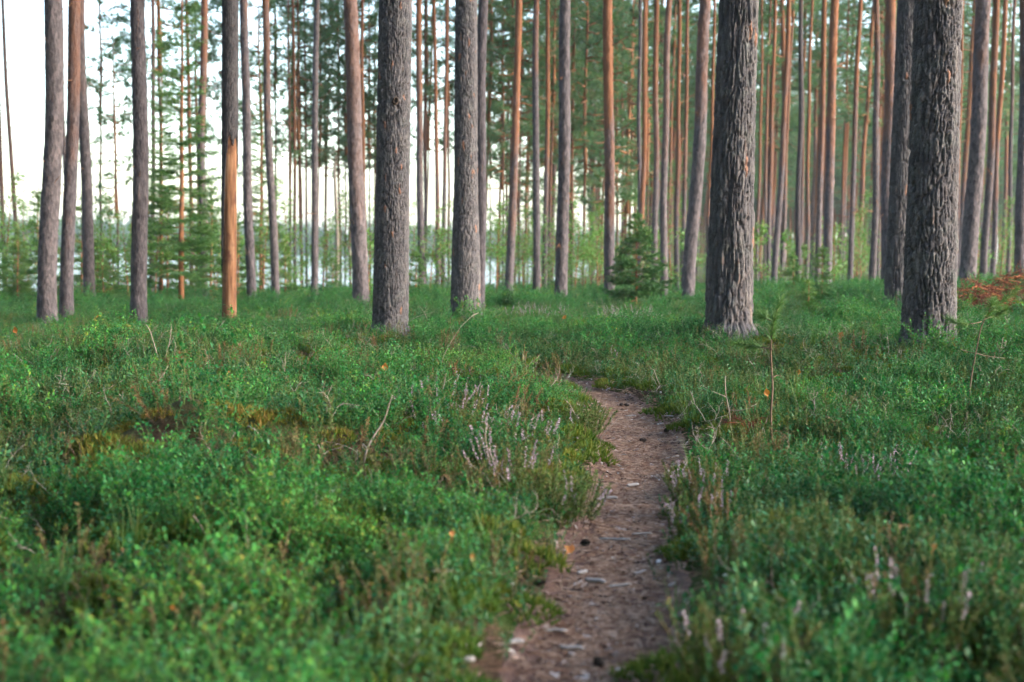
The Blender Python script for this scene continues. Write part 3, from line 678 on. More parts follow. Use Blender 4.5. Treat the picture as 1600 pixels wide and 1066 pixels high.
lim = hb + .16 * np.sin(A * 1.0 + 2.2) + .75 * (vnoise(A / 6.2832 * 13, Z * 0 + 1, 8, 13) - .5) - 1.5 * np.exp(-((np.angle(np.exp(1j * (A - math.radians(212))))) / .5) ** 2)
keep = (Z > lim).ravel(); F = F[keep[F].all(1)]
mb = MB(); mb.add(V, F, 0, np.clip(cid * .6, 0, .8).ravel(), ed.ravel()); o = link('bark', mb.mesh('bark', [near_bark('dead_pine_bark', .4, .05)]), e); o['label'] = 'dark flaking bark left on the upper stem'
md = o.modifiers.new('thick', 'SOLIDIFY'); md.thickness = .012; md.offset = -1
# the broken-topped snag
b = at(525, 446, 50); z = ground_z(b[0], b[1]); e = pine_root(b[0], b[1], z, -.01, 'grey broken-topped snag with a leaning side stem against the lake', name='broken_snag', cat='snag')
hs_ = CAM_H + (394 - 256) / F_PX * 50 - z
mb = MB(); q = np.linspace(0, hs_, 14); tube(mb, np.stack([.05 * np.sin(q), 0 * q, q], 1), np.interp(q, [0, hs_], [.08, .05]) * (1 + .1 * np.sin(q * 9)), 10)
for a, l in ((0, .35), (2, .2), (4, .28)): tube(mb, [(.04 * math.cos(a), .04 * math.sin(a), hs_ - .1), (.03 * math.cos(a), .03 * math.sin(a), hs_ + l)], [.025, .004], 5)
link('trunk', mb.mesh('trunk', [m_twig]), e)
mb = MB(); tube(mb, [(.12, 0, 1.2), (.2, .05, 2.2), (.5, .05, 1.4), (.75, 0, .1)], [.03, .04, .045, .05], 7); link('side_stem', mb.mesh('side_stem', [m_twig]), e)

# pines standing deeper in the wood
MARKS = [(82, 'stout grey far-left'), (137, 'mauve-grey far-left'), (223, 'knotty blue-grey'), (317, 'rusty-topped mauve'), (360, 'stripped dead'), (427, 'orange-topped brown'), (492, 'right-leaning mauve'), (557, 'patchy'), (612, 'scaly knot-hole'), (684, 'thin bright orange'), (729, 'thick smooth-tapering'), (800, 'red-orange leaning'), (878, 'straight blue-mauve'), (952, 'smooth orange'), (1003, 'bright ochre'), (1038, 'rosy-topped mauve'), (1082, 'pale orange-edged'), (1140, 'deep-furrowed'), (1215, 'mauve-footed orange'), (1248, 'chocolate-brown'), (1291, 'half-mauve'), (1330, 'leaning orange'), (1365, 'dark red-brown'), (1450, 'thickest nearest'), (1515, 'stout mauve leaning'), (1555, 'vivid orange')]
def between(px, what):
    k = sum(1 for m_ in MARKS if m_[0] < px)
    if k == 0: return '%s left of the %s pine' % (what, MARKS[0][1])
    if k == len(MARKS): return '%s right of the %s pine' % (what, MARKS[-1][1])
    return '%s between the %s and %s pines' % (what, MARKS[k - 1][1], MARKS[k][1])
fill = []
rf = rng(311)
def try_fill(px, D, dia, cb, label, group, young, oh, oa, tone=1.0):
    x = (px - 800) / F_PX * D; y = D
    if y > shore(np.array([x]), np.array([y]))[0] - 2: return
    for fx, fy in fill:
        if math.hypot(fx - x, fy - y) < 1.2: return
    fill.append((x, y)); z = ground_z(x, y)
    e = pine_root(x, y, z - .05, rf.normal(0, .014), between(px, 'ragged lakeside pine' if young else ('dim far-back pine' if D < 92 else 'hazy deepest pine')), group); o = link('trunk', TRUNKS_LOW[rf.integers(4)], e)
    o.rotation_euler = (0, 0, rf.uniform(0, 6.28)); o.scale = (dia, dia, (cb + 7) / 19 if young else rf.uniform(.92, 1.08))
    o['orange_from'] = oh; o['orange_amount'] = oa; o['tone'] = tone
    add_crown(e, (CROWNS_Y if young else CROWNS)[rf.integers(4)], cb, rf.uniform(.85, 1.15), rf.uniform(0, 6))
    if rf.random() < .4:
        d = link('dead_branches', DEADS[rf.integers(3)], e); d.rotation_euler = (0, 0, rf.uniform(0, 6.28)); d.scale = (.8, .8, min(1.1, cb / 9))
for k in range(95):
    try_fill(rf.uniform(1110, 1640), rf.uniform(58, 150), rf.uniform(.17, .27), rf.uniform(5.5, 11.0), 'dim slim orange pine massed deep in the stand right of the deep-furrowed pine', 'thin pines far back in the stand', False, rf.uniform(2, 6), 1.0)
for k in range(44):
    try_fill(rf.uniform(840, 1110), rf.uniform(56, 125), rf.uniform(.15, .25), rf.uniform(4.5, 10), 'dim slim pine far back behind the young spruce and orange pines at centre', 'thin pines far back in the stand', False, rf.uniform(2, 6), .9)
for k in range(50):
    try_fill(rf.uniform(330, 860), rf.uniform(49, 66), rf.uniform(.06, .11), rf.uniform(4.0, 8.0), 'thread-thin lakeside pine with a ragged low crown behind the larger left trunks', 'thin pines far back in the stand', True, rf.uniform(2, 5), .7)
for k in range(40):
    try_fill(rf.uniform(690, 1015), rf.uniform(48, 70), rf.uniform(.06, .12), rf.uniform(2.6, 6.0), '', 'thin pines far back in the stand', True, rf.uniform(1.5, 4), .8, .8)
for k in range(6):
    try_fill(rf.uniform(150, 330), rf.uniform(50, 56), rf.uniform(.06, .10), rf.uniform(5.5, 8.0), 'thread-thin lakeside pine behind the knotty blue-grey pine and tall young spruce', 'thin pines far back in the stand', True, rf.uniform(2, 5), .7)

# ------------------------------------------------------------------ plants of the ground cover (mesh variants for scattering)
def bilberry(seed, h, nb, big=1.0):
    r = rng(seed); mb = MB(); P, Dr, Nn, Ls = [], [], [], []
    def shoot(p0, d0, l, rad, n):
        p = np.array(p0, float); d = np.array(d0, float); pts = [p.copy()]
        for i in range(n):
            d = norm(d + r.normal(0, .22, 3) + np.array((0, 0, .06))); p = p + d * l / n; pts.append(p.copy())
        tube(mb, pts, np.linspace(rad, rad * .5, len(pts)), 3, 1, .3 * r.random(), cap=False); return np.array(pts)
    for s in range(3):
        a = r.uniform(0, 6.28); pts = shoot((r.normal(0, .03), r.normal(0, .03), -.02), (.38 * math.cos(a), .38 * math.sin(a), 1), h * r.uniform(.7, 1.0), .0018, 4)
        tw = []
        for b_ in range(nb):
            i = r.integers(1, 5); a = r.uniform(0, 6.28); tw.append(shoot(pts[i], (.85 * math.cos(a), .85 * math.sin(a), .75), h * r.uniform(.25, .5), .0011, 4))
        for q in tw + [pts[2:]]:
            m = 7
            for k in range(m):
                f = (k + .6) / m * (len(q) - 1); j = min(len(q) - 2, int(f)); c = q[j] + (q[j + 1] - q[j]) * (f - j); dd = norm(q[j + 1] - q[j])
                sd = norm(np.cross(dd, r.normal(size=3))); P.append(c); Dr.append(norm(sd + dd * .7 + np.array((0, 0, .15)))); Nn.append(norm(np.array((0, 0, 1)) + r.normal(0, .35, 3))); Ls.append(r.uniform(.0112, .0188) * big)
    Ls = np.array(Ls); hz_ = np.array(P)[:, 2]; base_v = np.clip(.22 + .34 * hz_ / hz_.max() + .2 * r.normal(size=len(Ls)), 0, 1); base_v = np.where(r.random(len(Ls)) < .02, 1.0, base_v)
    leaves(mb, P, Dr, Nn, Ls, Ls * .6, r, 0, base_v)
    return mb
def lingon(seed, h):
    r = rng(seed); mb = MB(); P, Dr, Nn, Ls = [], [], [], []
    for s in range(4):
        a = r.uniform(0, 6.28); p = np.array((r.normal(0, .04), r.normal(0, .04), -.02)); d = np.array((.4 * math.cos(a), .4 * math.sin(a), 1.)); pts = [p]
        for i in range(5): d = norm(d + r.normal(0, .15, 3)); p = p + d * h / 5; pts.append(p)
        tube(mb, pts, np.linspace(.0018, .001, 6), 3, 1, .5, cap=False); q = np.array(pts)
        for k in range(13):
            f = 1 + k / 13 * 4; j = min(4, int(f)); c = q[j] + (q[j + 1] - q[j]) * (f - j); sd = norm(np.cross(d, r.normal(size=3)))
            P.append(c); Dr.append(norm(sd + d * .6)); Nn.append(norm(np.array((0, 0, 1)) + r.normal(0, .4, 3))); Ls.append(r.uniform(.013, .022))
    Ls = np.array(Ls); leaves(mb, P, Dr, Nn, Ls, Ls * .55, r, 0, np.clip(.4 + .2 * r.normal(size=len(Ls)), 0, 1), .1); return mb
def heather(seed, h, n, flower=0.0, spread=.05, fm=None):
    """upright heather stems with scale leaves; flower = share of stems ending in a flower spike (kept apart in fm)"""
    r = rng(seed); mb = MB()
    for s in range(n):
        a = r.uniform(0, 6.28); rr_ = spread * math.sqrt(r.random()); lean = r.uniform(.1, .55)
        p = np.array((rr_ * math.cos(a), rr_ * math.sin(a), -.02)); d = norm(np.array((lean * math.cos(a), lean * math.sin(a), 1.))); l = h * r.uniform(.65, 1.1); pts = [p]
        for i in range(5): d = norm(d + r.normal(0, .1, 3) + np.array((0, 0, .05))); p = p + d * l / 5; pts.append(p)
        q = np.array(pts); tube(mb, q, np.linspace(.0014, .0008, 6), 3, 1, r.random(), cap=False)
        fl = r.random() < flower; m = 26; f = np.linspace(1.2, 5, m); j = np.minimum(4, f.astype(int)); c = q[j] + (q[j + 1] - q[j]) * (f - j)[:, None]; ax = np.broadcast_to(d, (m, 3))
        top = f > (3.6 if fl else 9); g = ~top
        blades(mb, c[g], ax[g], 3, .016, .0042, .9, r, 0)
        if fl and fm is not None and top.any():
            c2 = np.repeat(c[top], 3, 0); ln = norm(r.normal(size=c2.shape) + d * .4); leaves(fm, c2, ln, r.normal(size=c2.shape), .0068, .0056, r, 0)
            blades(mb, c[top], ax[top], 1, .011, .003, 1.0, r, 0)
    return mb
def grass(seed, n, h):
    r = rng(seed); mb = MB()
    for s in range(n):
        a = r.uniform(0, 6.28); l = h * r.uniform(.5, 1.1); b_ = r.uniform(.1, .8); d = np.array((math.cos(a), math.sin(a), 0)); q = np.linspace(0, 1, 5)[:, None]
        P = d * (.015 + b_ * l * q ** 2) + np.array((0, 0, 1)) * l * (q - .35 * b_ * q ** 2) - np.array((0, 0, .02)); sd = np.cross(d, (0, 0, 1)) * .0016 * (1.05 - q)
        V = np.stack([P - sd, P + sd], 1).reshape(-1, 3); k = np.arange(4)[:, None] * 2
        mb.add(V, np.concatenate([k + np.array((0, 1, 3)), k + np.array((0, 3, 2))]), 0, r.random())
    return mb
def moss(seed):
    r = rng(seed); mb = MB(); n = 130; a = r.uniform(0, 6.28, n); q = .09 * np.sqrt(r.random(n)); P = np.stack([q * np.cos(a), q * np.sin(a), .035 * (1 - (q / .09) ** 2) - .015], 1)
    blades(mb, P, np.stack([P[:, 0] * 4, P[:, 1] * 4, np.full(n, .8)], 1), 3, .028, .006, .5, r, 0); return mb
def dry_twig(seed):
    r = rng(seed); mb = MB()
    for s in range(2):
        p = np.array((0., 0, 0)); a = r.uniform(0, 6.28); d = norm(np.array((math.cos(a), math.sin(a), r.uniform(.3, 1.3)))); pts = [p]
        for i in range(5): d = norm(d + r.normal(0, .25, 3)); p = p + d * .045; pts.append(p)
        tube(mb, pts, np.linspace(.0024, .001, 6), 4)
        for k in range(3): e_ = pts[2 + k] + norm(d + r.normal(0, .8, 3)) * .06; tube(mb, [pts[2 + k], e_], [.0014, .0007], 3)
    return mb
def variants(name, mbs, mats):
    c = bpy.data.collections.new(name)
    for i, m_ in enumerate(mbs): c.objects.link(bpy.data.objects.new('%s_%02d' % (name, i), m_.mesh(name, mats)))
    return c
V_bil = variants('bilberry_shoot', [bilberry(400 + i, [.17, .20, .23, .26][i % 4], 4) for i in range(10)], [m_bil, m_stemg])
V_dry = variants('dry_shoot', [heather(500 + i, .22, 7, 0, .04) for i in range(2)] + [bilberry(504 + i, .2, 2, .7) for i in range(3)], [m_hea, m_sapling_stem])
V_lin = variants('lingonberry_shoot', [lingon(420 + i, [.11, .14, .17][i % 3]) for i in range(6)], [m_lin, m_stemg])
V_hea = variants('heather_shoot', [heather(440 + i, [.16, .2, .24][i % 3], 9) for i in range(5)], [m_hea, m_stemg])
V_grs = variants('grass_tuft', [grass(460 + i, 22, [.2, .26, .3][i % 3]) for i in range(4)], [m_grs])
V_moss = variants('moss_tuft', [moss(480 + i) for i in range(3)], [m_moss])
V_twg = variants('dry_twig', [dry_twig(490 + i) for i in range(5)], [m_twig])

def scatter(name, coll, nvar, P, scl, tint, label, seed, tilt=.22, cat=None):
    r = rng(seed); n = len(P); me = bpy.data.meshes.new(name); me.vertices.add(n); me.vertices.foreach_set('co', P.astype(np.float32).ravel())
    rot = np.stack([r.normal(0, tilt, n), r.normal(0, tilt, n), r.uniform(0, 6.283, n)], 1).astype(np.float32)
    for nm, ty, arr, key in (('rot', 'FLOAT_VECTOR', rot, 'vector'), ('scl', 'FLOAT', scl, 'value'), ('tint', 'FLOAT', tint, 'value'), ('idx', 'INT', r.integers(0, nvar, n), 'value')):
        a_ = me.attributes.new(nm, ty, 'POINT'); a_.data.foreach_set(key, np.asarray(arr, np.int32 if ty == 'INT' else np.float32).ravel())
    o = link(name, me); tag(o, label, None, None, 'stuff')
    ng = bpy.data.node_groups.new(name, 'GeometryNodeTree'); ng.interface.new_socket('Geometry', in_out='INPUT', socket_type='NodeSocketGeometry'); ng.interface.new_socket('Geometry', in_out='OUTPUT', socket_type='NodeSocketGeometry')
    N = ng.nodes; gi = N.new('NodeGroupInput'); go = N.new('NodeGroupOutput'); ip = N.new('GeometryNodeInstanceOnPoints'); ci = N.new('GeometryNodeCollectionInfo')
    ci.inputs['Collection'].default_value = coll; ci.inputs['Separate Children'].default_value = True; ci.inputs['Reset Children'].default_value = True
    def na_(nm, ty): q = N.new('GeometryNodeInputNamedAttribute'); q.data_type = ty; q.inputs['Name'].default_value = nm; return q.outputs['Attribute']
    er = N.new('FunctionNodeEulerToRotation'); L = ng.links
    L.new(gi.outputs[0], ip.inputs['Points']); L.new(ci.outputs[0], ip.inputs['Instance']); ip.inputs['Pick Instance'].default_value = True
    L.new(na_('idx', 'INT'), ip.inputs['Instance Index']); L.new(na_('rot', 'FLOAT_VECTOR'), er.inputs[0]); L.new(er.outputs[0], ip.inputs['Rotation']); L.new(na_('scl', 'FLOAT'), ip.inputs['Scale'])
    L.new(ip.outputs[0], go.inputs[0])
    o.modifiers.new('scatter', 'NODES').node_group = ng; return o
TREE = np.array(pine_xy)
def field(seed, bands):
    """points on the part of the floor in view: bands of (near, far, plants per square metre)"""
    r = rng(seed); out = []
    for y0, y1, dens in bands:
        half = lambda y: .36 * y * 1.12 + 1.4
        n = int(dens * (y1 - y0) * (half(y0) + half(y1))); y = r.uniform(y0, y1, n); x = r.uniform(-1, 1, n) * half(y1); m = np.abs(x) < half(y); out.append(np.stack([x[m], y[m]], 1))
    P = np.concatenate(out); d = np.hypot(P[:, 0], P[:, 1]); s = shore(P[:, 0], P[:, 1]); P = P[d < s - 3]
    near_tree = np.zeros(len(P), bool)
    for tx, ty, tr_ in TREE: near_tree |= np.hypot(P[:, 0] - tx, P[:, 1] - ty) < tr_ * 1.05
    return P[~near_tree]
def patch(P, s, o): return fbm(P[:, 0] * s + o, P[:, 1] * s - o, 5 + int(o), 3)
def make(P): return np.c_[P, terrain(P[:, 0], P[:, 1])]
def edge_keep(P, r, margin):
    d, w = path_dist(P[:, 0], P[:, 1]); g = d - w * .5; g = g + .10 * (vnoise(P[:, 0] * 4, P[:, 1] * 4, 77) - .5)
    return (g > margin) & ((g > margin + .16) | (r.random(len(P)) < .3 + .7 * np.clip((g - margin) / .16, 0, 1))), np.clip((g - margin) / .25, 0, 1)

P = field(1, ((1.4, 4, 360), (4, 9, 350), (9, 17, 220), (17, 30, 84), (30, 58, 26))); r = rng(2)
k, ed = edge_keep(P, r, .075); P, ed = P[k], ed[k]
pa = patch(P, .8, 3.0); bare = patch(P, 1.7, 50.); keep = (pa > .36) & (bare > .31) & (r.random(len(P)) < np.clip((bare - .32) * 6, .15, 1)); P, ed, pa = P[keep], ed[keep], pa[keep]
d = P[:, 1]
tint = .25 + .75 * (patch(P, .45, 9.) - .5) + .75 * (patch(P, 1.8, 22.) - .5) + .13 * r.normal(size=len(P)) + .20 * sstep(7.5, 3.0, d) * (P[:, 0] < .2) + np.where(r.random(len(P)) < .02 + .06 * sstep(.5, .65, patch(P, .9, 44.)), .42, 0)
f1, gap, cv = clumps(P, .5, 130)
keep = (gap > .22) | (r.random(len(P)) < .25 + gap * 2); P, ed, pa, d, tint, f1, gap, cv = P[keep], ed[keep], pa[keep], d[keep], tint[keep], f1[keep], gap[keep], cv[keep]
tint = tint + .34 * (cv - .5)
sc = (.62 + .7 * ((cv * 7.3) % 1)) * np.clip(1.22 - .8 * f1, .45, 1.22) * r.uniform(.72, 1.04, len(P)) * (.6 + .4 * ed) * (1 + .35 * sstep(14, 30, d)) * (.55 + .82 * patch(P, .9, 61.))
dp, wp = path_dist(P[:, 0], P[:, 1]); sc = sc * (1 - .45 * (1 - sstep(.3, 1.1, dp)) * sstep(6.5, 8, P[:, 1]))
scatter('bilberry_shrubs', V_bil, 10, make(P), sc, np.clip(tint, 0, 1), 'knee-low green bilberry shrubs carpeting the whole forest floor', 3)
P = field(4, ((1.4, 4, 260), (4, 9, 240), (9, 17, 150), (17, 30, 55))); r = rng(5); k, ed = edge_keep(P, r, .045); P, ed = P[k], ed[k]
pa = patch(P, .8, 3.0); f1, gap, cv = clumps(P, .5, 130); keep = r.random(len(P)) < np.clip((.62 - pa) * 5, .12, 1) * np.where(gap < .2, .5, 1.0); P, ed = P[keep], ed[keep]
tint = .28 + .6 * (patch(P, .6, 31.) - .5) + .1 * r.normal(size=len(P))
scatter('lingonberry_shrubs', V_lin, 6, make(P), r.uniform(.8, 1.25, len(P)) * (.7 + .3 * ed) * (1 + .3 * sstep(14, 30, P[:, 1])), np.clip(tint, 0, 1), 'low glossy lingonberry shoots growing between the bilberry', 6)
P = field(7, ((1.4, 5, 34), (5, 12, 32), (12, 26, 14))); r = rng(8); k, ed = edge_keep(P, r, .09); P, ed = P[k], ed[k]
keep = r.random(len(P)) < np.clip((patch(P, .7, 71.) - .43) * 7, .10, 1) + .5 * (ed < .5); P, ed = P[keep], ed[keep]
tint = .38 + .5 * (patch(P, .8, 5.) - .5) + .15 * r.normal(size=len(P)) + .15 * (1 - ed)
scatter('heather_shrubs', V_hea, 5, make(P), r.uniform(.7, 1.15, len(P)) * (.65 + .35 * ed), np.clip(tint, 0, 1), 'fine-leaved heather without flowers along the path and between shrubs', 9)
P = field(10, ((1.4, 6, 14), (6, 14, 14), (14, 34, 9))); r = rng(11); k, ed = edge_keep(P, r, 0.); P = P[k]
keep = r.random(len(P)) < np.clip((patch(P, .5, 83.) - .45) * 7, .05, 1); P = P[keep]
scatter('wispy_grass', V_grs, 4, make(P), r.uniform(.6, 1.1, len(P)), np.clip(.3 + .2 * r.normal(size=len(P)), 0, 1), 'wispy thin grass tufts growing among the shrubs', 12, .1)
P = field(13, ((1.4, 5, 45), (5, 14, 40), (14, 30, 12))); r = rng(14); k, ed = edge_keep(P, r, .03); P = P[k]
tint = .3 + .6 * (patch(P, .7, 91.) - .5) + .1 * r.normal(size=len(P))
for bx, by, br, bh in BUMPS[:1]: tint = tint + .5 * np.exp(-((P[:, 0] - bx) ** 2 + (P[:, 1] - by) ** 2) / br ** 2)
scatter('moss_carpet', V_moss, 3, make(P) + np.array((0, 0, .005)), r.uniform(.8, 1.6, len(P)), np.clip(tint, 0, 1), 'feathery moss carpet under the shrubs', 15, .15)
P = field(16, ((1.6, 6, 14), (6, 14, 11), (14, 24, 4))); r = rng(17); k, ed = edge_keep(P, r, 0.); P = P[k]
scatter('dry_twigs', V_twg, 5, make(P) + np.array((0, 0, .05)), r.uniform(.4, .9, len(P)) * (.5 + .5 * sstep(3, 7, P[:, 1])), r.random(len(P)), 'fine dry grey twigs caught among the shrubs', 18, .4)

P = field(19, ((1.4, 6, 40), (6, 13, 22), (13, 20, 7))); r = rng(20); k, ed = edge_keep(P, r, .09); P = P[k]
keep = r.random(len(P)) < np.clip((patch(P, .9, 101.) - .46) * 9, .06, 1) * np.where(P[:, 0] < .3, 1, .4); P = P[keep]
scatter('dry_shrubs', V_dry, 5, make(P), r.uniform(.7, 1.15, len(P)), np.clip(.8 + .2 * r.normal(size=len(P)), 0, 1), 'reddish half-withered shoots among the green shrubs', 21)

# needle and chip litter on the path
r = rng(30); ipt = r.integers(2, 150, 24000); uu = r.normal(0, .6, 24000); f = np.clip(np.abs(uu), 0, 1.7) * np.sign(uu)
nx_ = path_line[ipt, 0] + seg_n[ipt, 0] * f * path_line[ipt, 2] * .55 + r.normal(0, .03, 24000); ny_ = path_line[ipt, 1] + seg_n[ipt, 1] * f * path_line[ipt, 2] * .55 + r.normal(0, .06, 24000)
nz_ = terrain(nx_, ny_) + .021
aa = r.uniform(0, 6.28, 24000); l = r.uniform(.018, .032, 24000); dv = np.stack([np.cos(aa) * l, np.sin(aa) * l, r.normal(0, .004, 24000)], 1); sv = np.stack([-np.sin(aa), np.cos(aa), 0 * aa], 1) * .0013
C_ = np.stack([nx_, ny_, nz_], 1); V = np.stack([C_ - dv - sv, C_ - dv + sv, C_ + dv + sv, C_ + dv - sv, C_ + np.array((0, 0, .003))], 1).reshape(-1, 3)
q = np.arange(24000)[:, None] * 5; F = np.concatenate([q + np.array(x) for x in ((0, 1, 4), (1, 2, 4), (2, 3, 4), (3, 0, 4))])
tn_ = NT('fallen_needle'); m_fall = tn_.finish(tn_.ramp(tn_.attr('va'), [(0, (.09, .042, .026)), (.5, (.21, .11, .066)), (1, (.38, .26, .19))]), .7, .25)
mb = MB(); mb.add(V, F, 0, np.repeat(r.random(24000), 5)); o = link('needle_litter', mb.mesh('needle_litter', [m_fall])); tag(o, 'fallen brown pine needles covering the footpath', kind='stuff')
def chip_mesh(mb, c, a, l, w, h, r, v):
    d = np.array((math.cos(a), math.sin(a), r.normal(0, .1))); s = np.array((-math.sin(a), math.cos(a), r.normal(0, .25)))
    top = [c + d * l * x + s * w * y * (1 + .3 * r.normal()) + np.array((0, 0, h * (1 + .3 * r.normal()))) for x, y in ((-.5, -.4), (-.1, -.55), (.5, -.2), (.45, .3), (0, .5), (-.55, .3))]
    bot = [p - np.array((0, 0, h + .003)) for p in top]; V = np.array(top + bot); F = [(0, 1, 2), (0, 2, 3), (0, 3, 4), (0, 4, 5)]
    for i in range(6): j = (i + 1) % 6; F += [(i, i + 6, j + 6), (i, j + 6, j)]
    mb.add(V, F, 0, v)
mb = MB()
for k in range(3400):
    i = r.integers(2, 150); f = np.clip(r.normal(0, .62), -1.7, 1.7); x = path_line[i, 0] + seg_n[i, 0] * f * path_line[i, 2] * .55 + r.normal(0, .03); y = path_line[i, 1] + seg_n[i, 1] * f * path_line[i, 2] * .55 + r.normal(0, .06)
    big = r.random() ** 2; chip_mesh(mb, np.array((x, y, 0)), r.uniform(0, 6.28), .008 + .028 * big, .005 + .009 * big, .003, r, r.random())
V, F, Mi, A_, B_ = mb.arrays(); V[:, 2] += terrain(V[:, 0], V[:, 1]) + .018; mb.V, mb.F, mb.M, mb.A, mb.B = [V], [F], [Mi], [A_], [B_]
tn_ = NT('bark_chip'); m_chips = tn_.finish(tn_.ramp(tn_.attr('va'), [(0, (.03, .022, .022)), (.35, (.13, .08, .066)), (.6, (.27, .18, .145)), (.8, (.40, .33, .31)), (1, (.64, .59, .57))]), .8, .2)
o = link('bark_litter', mb.mesh('bark_litter', [m_chips], False)); tag(o, 'small bark flakes and chips scattered on the footpath', kind='stuff')

# ------------------------------------------------------------------ heather clumps in flower
def heather_clump(px, py, h, n, spread, fl, label, seed):
    p = hit(px, py, .06); z = ground_z(p[0], p[1]); e = bpy.data.objects.new('heather_clump', None); COL.objects.link(e); e.location = (p[0], p[1], z); e.empty_display_size = .1
    tag(e, label, 'heather', 'flowering heather clumps'); fm = MB(); mb = heather(seed, h * 1.02, int(n * 1.8), min(.9, fl * 1.15), spread, fm)
    link('stems', mb.mesh('stems', [m_hea_o, m_sapling_stem]), e); link('flowers', fm.mesh('flowers', [m_flo]), e)
for i, a_ in enumerate(((742, 612, .20, 30, .24, .6, 'lilac heather clump highest in the flowering patch left of the path bend'),
    (690, 640, .20, 26, .22, .55, 'pale lilac heather clump at the left end of the flowering patch'), (720, 672, .20, 30, .26, .5, 'dense lilac heather clump low in the flowering patch left of the path'),
    (815, 690, .2, 22, .16, .5, 'sparse heather clump between the flowering patch and the path'), (790, 765, .27, 18, .09, .6, 'small lilac heather clump beside tall dry stalks left of the path'),
    (862, 785, .19, 50, .14, .08, 'mostly green heather clump overhanging the left path edge'), (1092, 772, .2, 22, .10, .4, 'lilac heather clump overhanging the right path edge below the bend'),
    (1340, 765, .27, 26, .14, .7, 'lilac heather clump in the shrubs left of the rusty stub'), (1455, 985, .24, 40, .15, .25, 'large blurred heather clump with pink spikes at lower right'),
    (1165, 1040, .19, 26, .11, .28, 'blurred pink heather clump at the bottom right of the path'), (985, 505, .28, 40, .35, .8, 'faint lilac heather patch well beyond the path bend'),
    (838, 500, .28, 34, .35, .7, 'faint lilac heather patch beyond the bend, left of the other far one'), (985, 572, .22, 16, .16, .3, 'lilac heather clump just above the path bend'),
    (900, 662, .17, 40, .12, .1, 'green heather clump on the inner corner of the path bend'), (1092, 815, .17, 20, .08, .35, 'low heather clump hugging the right path edge under the lilac one'))): heather_clump(*a_, 600 + i)

# ------------------------------------------------------------------ saplings, twigs, leaves, sticks
def px_line(pts, D, r, dj=.03, n=14):
    Q = smooth_line(np.array([at(x, y, D + r.normal(0, dj)) for x, y in pts]), n); return Q
def needled(mb, Q, f0, per, k, L, w, r, mat=1, spread=.6):
    m = per; f = np.linspace(f0, 1, m) * (len(Q) - 1); j = np.minimum(len(Q) - 2, f.astype(int)); c = Q[j] + (Q[j + 1] - Q[j]) * (f - j)[:, None]; ax = norm(Q[j + 1] - Q[j])
    blades(mb, c, ax, k, L, w, spread, r, mat)
def plant_empty(name, px, py, D, label, cat, group=None):
    p = at(px, py, D); e = bpy.data.objects.new(name, None); COL.objects.link(e); e.location = (p[0], p[1], ground_z(p[0], p[1])); e.empty_display_size = .1; tag(e, label, cat, group); return e
def rel(mb, e):
    mb.V = [v - np.array(e.location) for v in mb.V]; return mb
def sapling(label, stem, branches, D, r, rad=.006, extra=()):
    e = plant_empty('pine_sapling', *stem[0], D, label, 'pine sapling', 'small pine saplings'); st = MB(); nd = MB()
    Q = px_line(stem, D, r, .02, 18); Q[0, 2] = ground_z(Q[0, 0], Q[0, 1]) - .02; tube(st, Q, np.linspace(rad, rad * .55, 18), 7); needled(nd, Q, .70, 60, 9, .055, .0026, r, 0, .7)
    for pts, bare in branches:
        B = px_line(pts, D, r, .06, 10); tube(st, B, np.linspace(rad * .5, rad * .28, 10), 5)
        if not bare: needled(nd, B, .40, 50, 9, .052, .0026, r, 0, .7)
    link('stem', rel(st, e).mesh('stem', [m_sapling_stem]), e); link('needles', rel(nd, e).mesh('needles', [m_needle_young]), e); return e
def D_at(px, py, lift=.02): return float(hit(px, py, lift)[1])
r = rng(40); D1 = D_at(1206, 690)
sapling('thin brown pine sapling with a nearly bare stem right of the path bend', [(1206, 690), (1204, 640), (1208, 610), (1206, 585), (1204, 545), (1207, 510), (1213, 488), (1220, 468)], [([(1211, 504), (1200, 499), (1188, 492)], False), ([(1206, 546), (1180, 541), (1150, 538)], False), ([(1208, 590), (1215, 586), (1222, 590)], True), ([(1205, 646), (1199, 653), (1196, 662)], True)], D1, r, .0055)
D2 = D_at(1511, 660)
sapling('spindly pine sapling with green tips in front of the rusty brush', [(1511, 660), (1514, 620), (1519, 580), (1526, 545), (1534, 505), (1545, 488), (1562, 474), (1578, 462), (1588, 452)], [([(1534, 503), (1515, 507), (1498, 506), (1480, 498)], False), ([(1536, 500), (1556, 492), (1572, 484)], False), ([(1523, 552), (1510, 549), (1500, 546)], True), ([(1523, 552), (1545, 557), (1570, 560)], True), ([(1545, 488), (1548, 478), (1552, 470)], False)], D2, r, .0046)
D3 = D_at(1141, 690)
e = plant_empty('dead_twig', 1146, 690, D3, 'forked bare grey twig standing left of the thin brown sapling', 'twig', 'bare twigs'); mb = MB()
for pts, ra in (([(1147, 692), (1141, 665), (1140, 641), (1134, 620), (1133, 588)], .0038), ([(1140, 641), (1155, 642), (1170, 638), (1182, 631)], .0024), ([(1134, 620), (1124, 616), (1112, 611)], .002)): tube(mb, px_line(pts, D3, r, .02, 12), np.linspace(ra, ra * .5, 12), 5)
link('stem', rel(mb, e).mesh('stem', [m_twig]), e)
def twig(label, lines, base, r, m=m_twig, name='dead_twig', cat='twig', group='bare twigs', lift=.12):
    D = D_at(*base, .03); e = plant_empty(name, *base, D, label, cat, group); mb = MB()
    for pts, ra in lines:
        Q = px_line(pts, D, r, .04, 12); Q[0] += (0, 0, -.02); tube(mb, Q, np.linspace(ra, ra * .45, 12), 5)
    link('stem', rel(mb, e).mesh('stem', [m]), e); return e
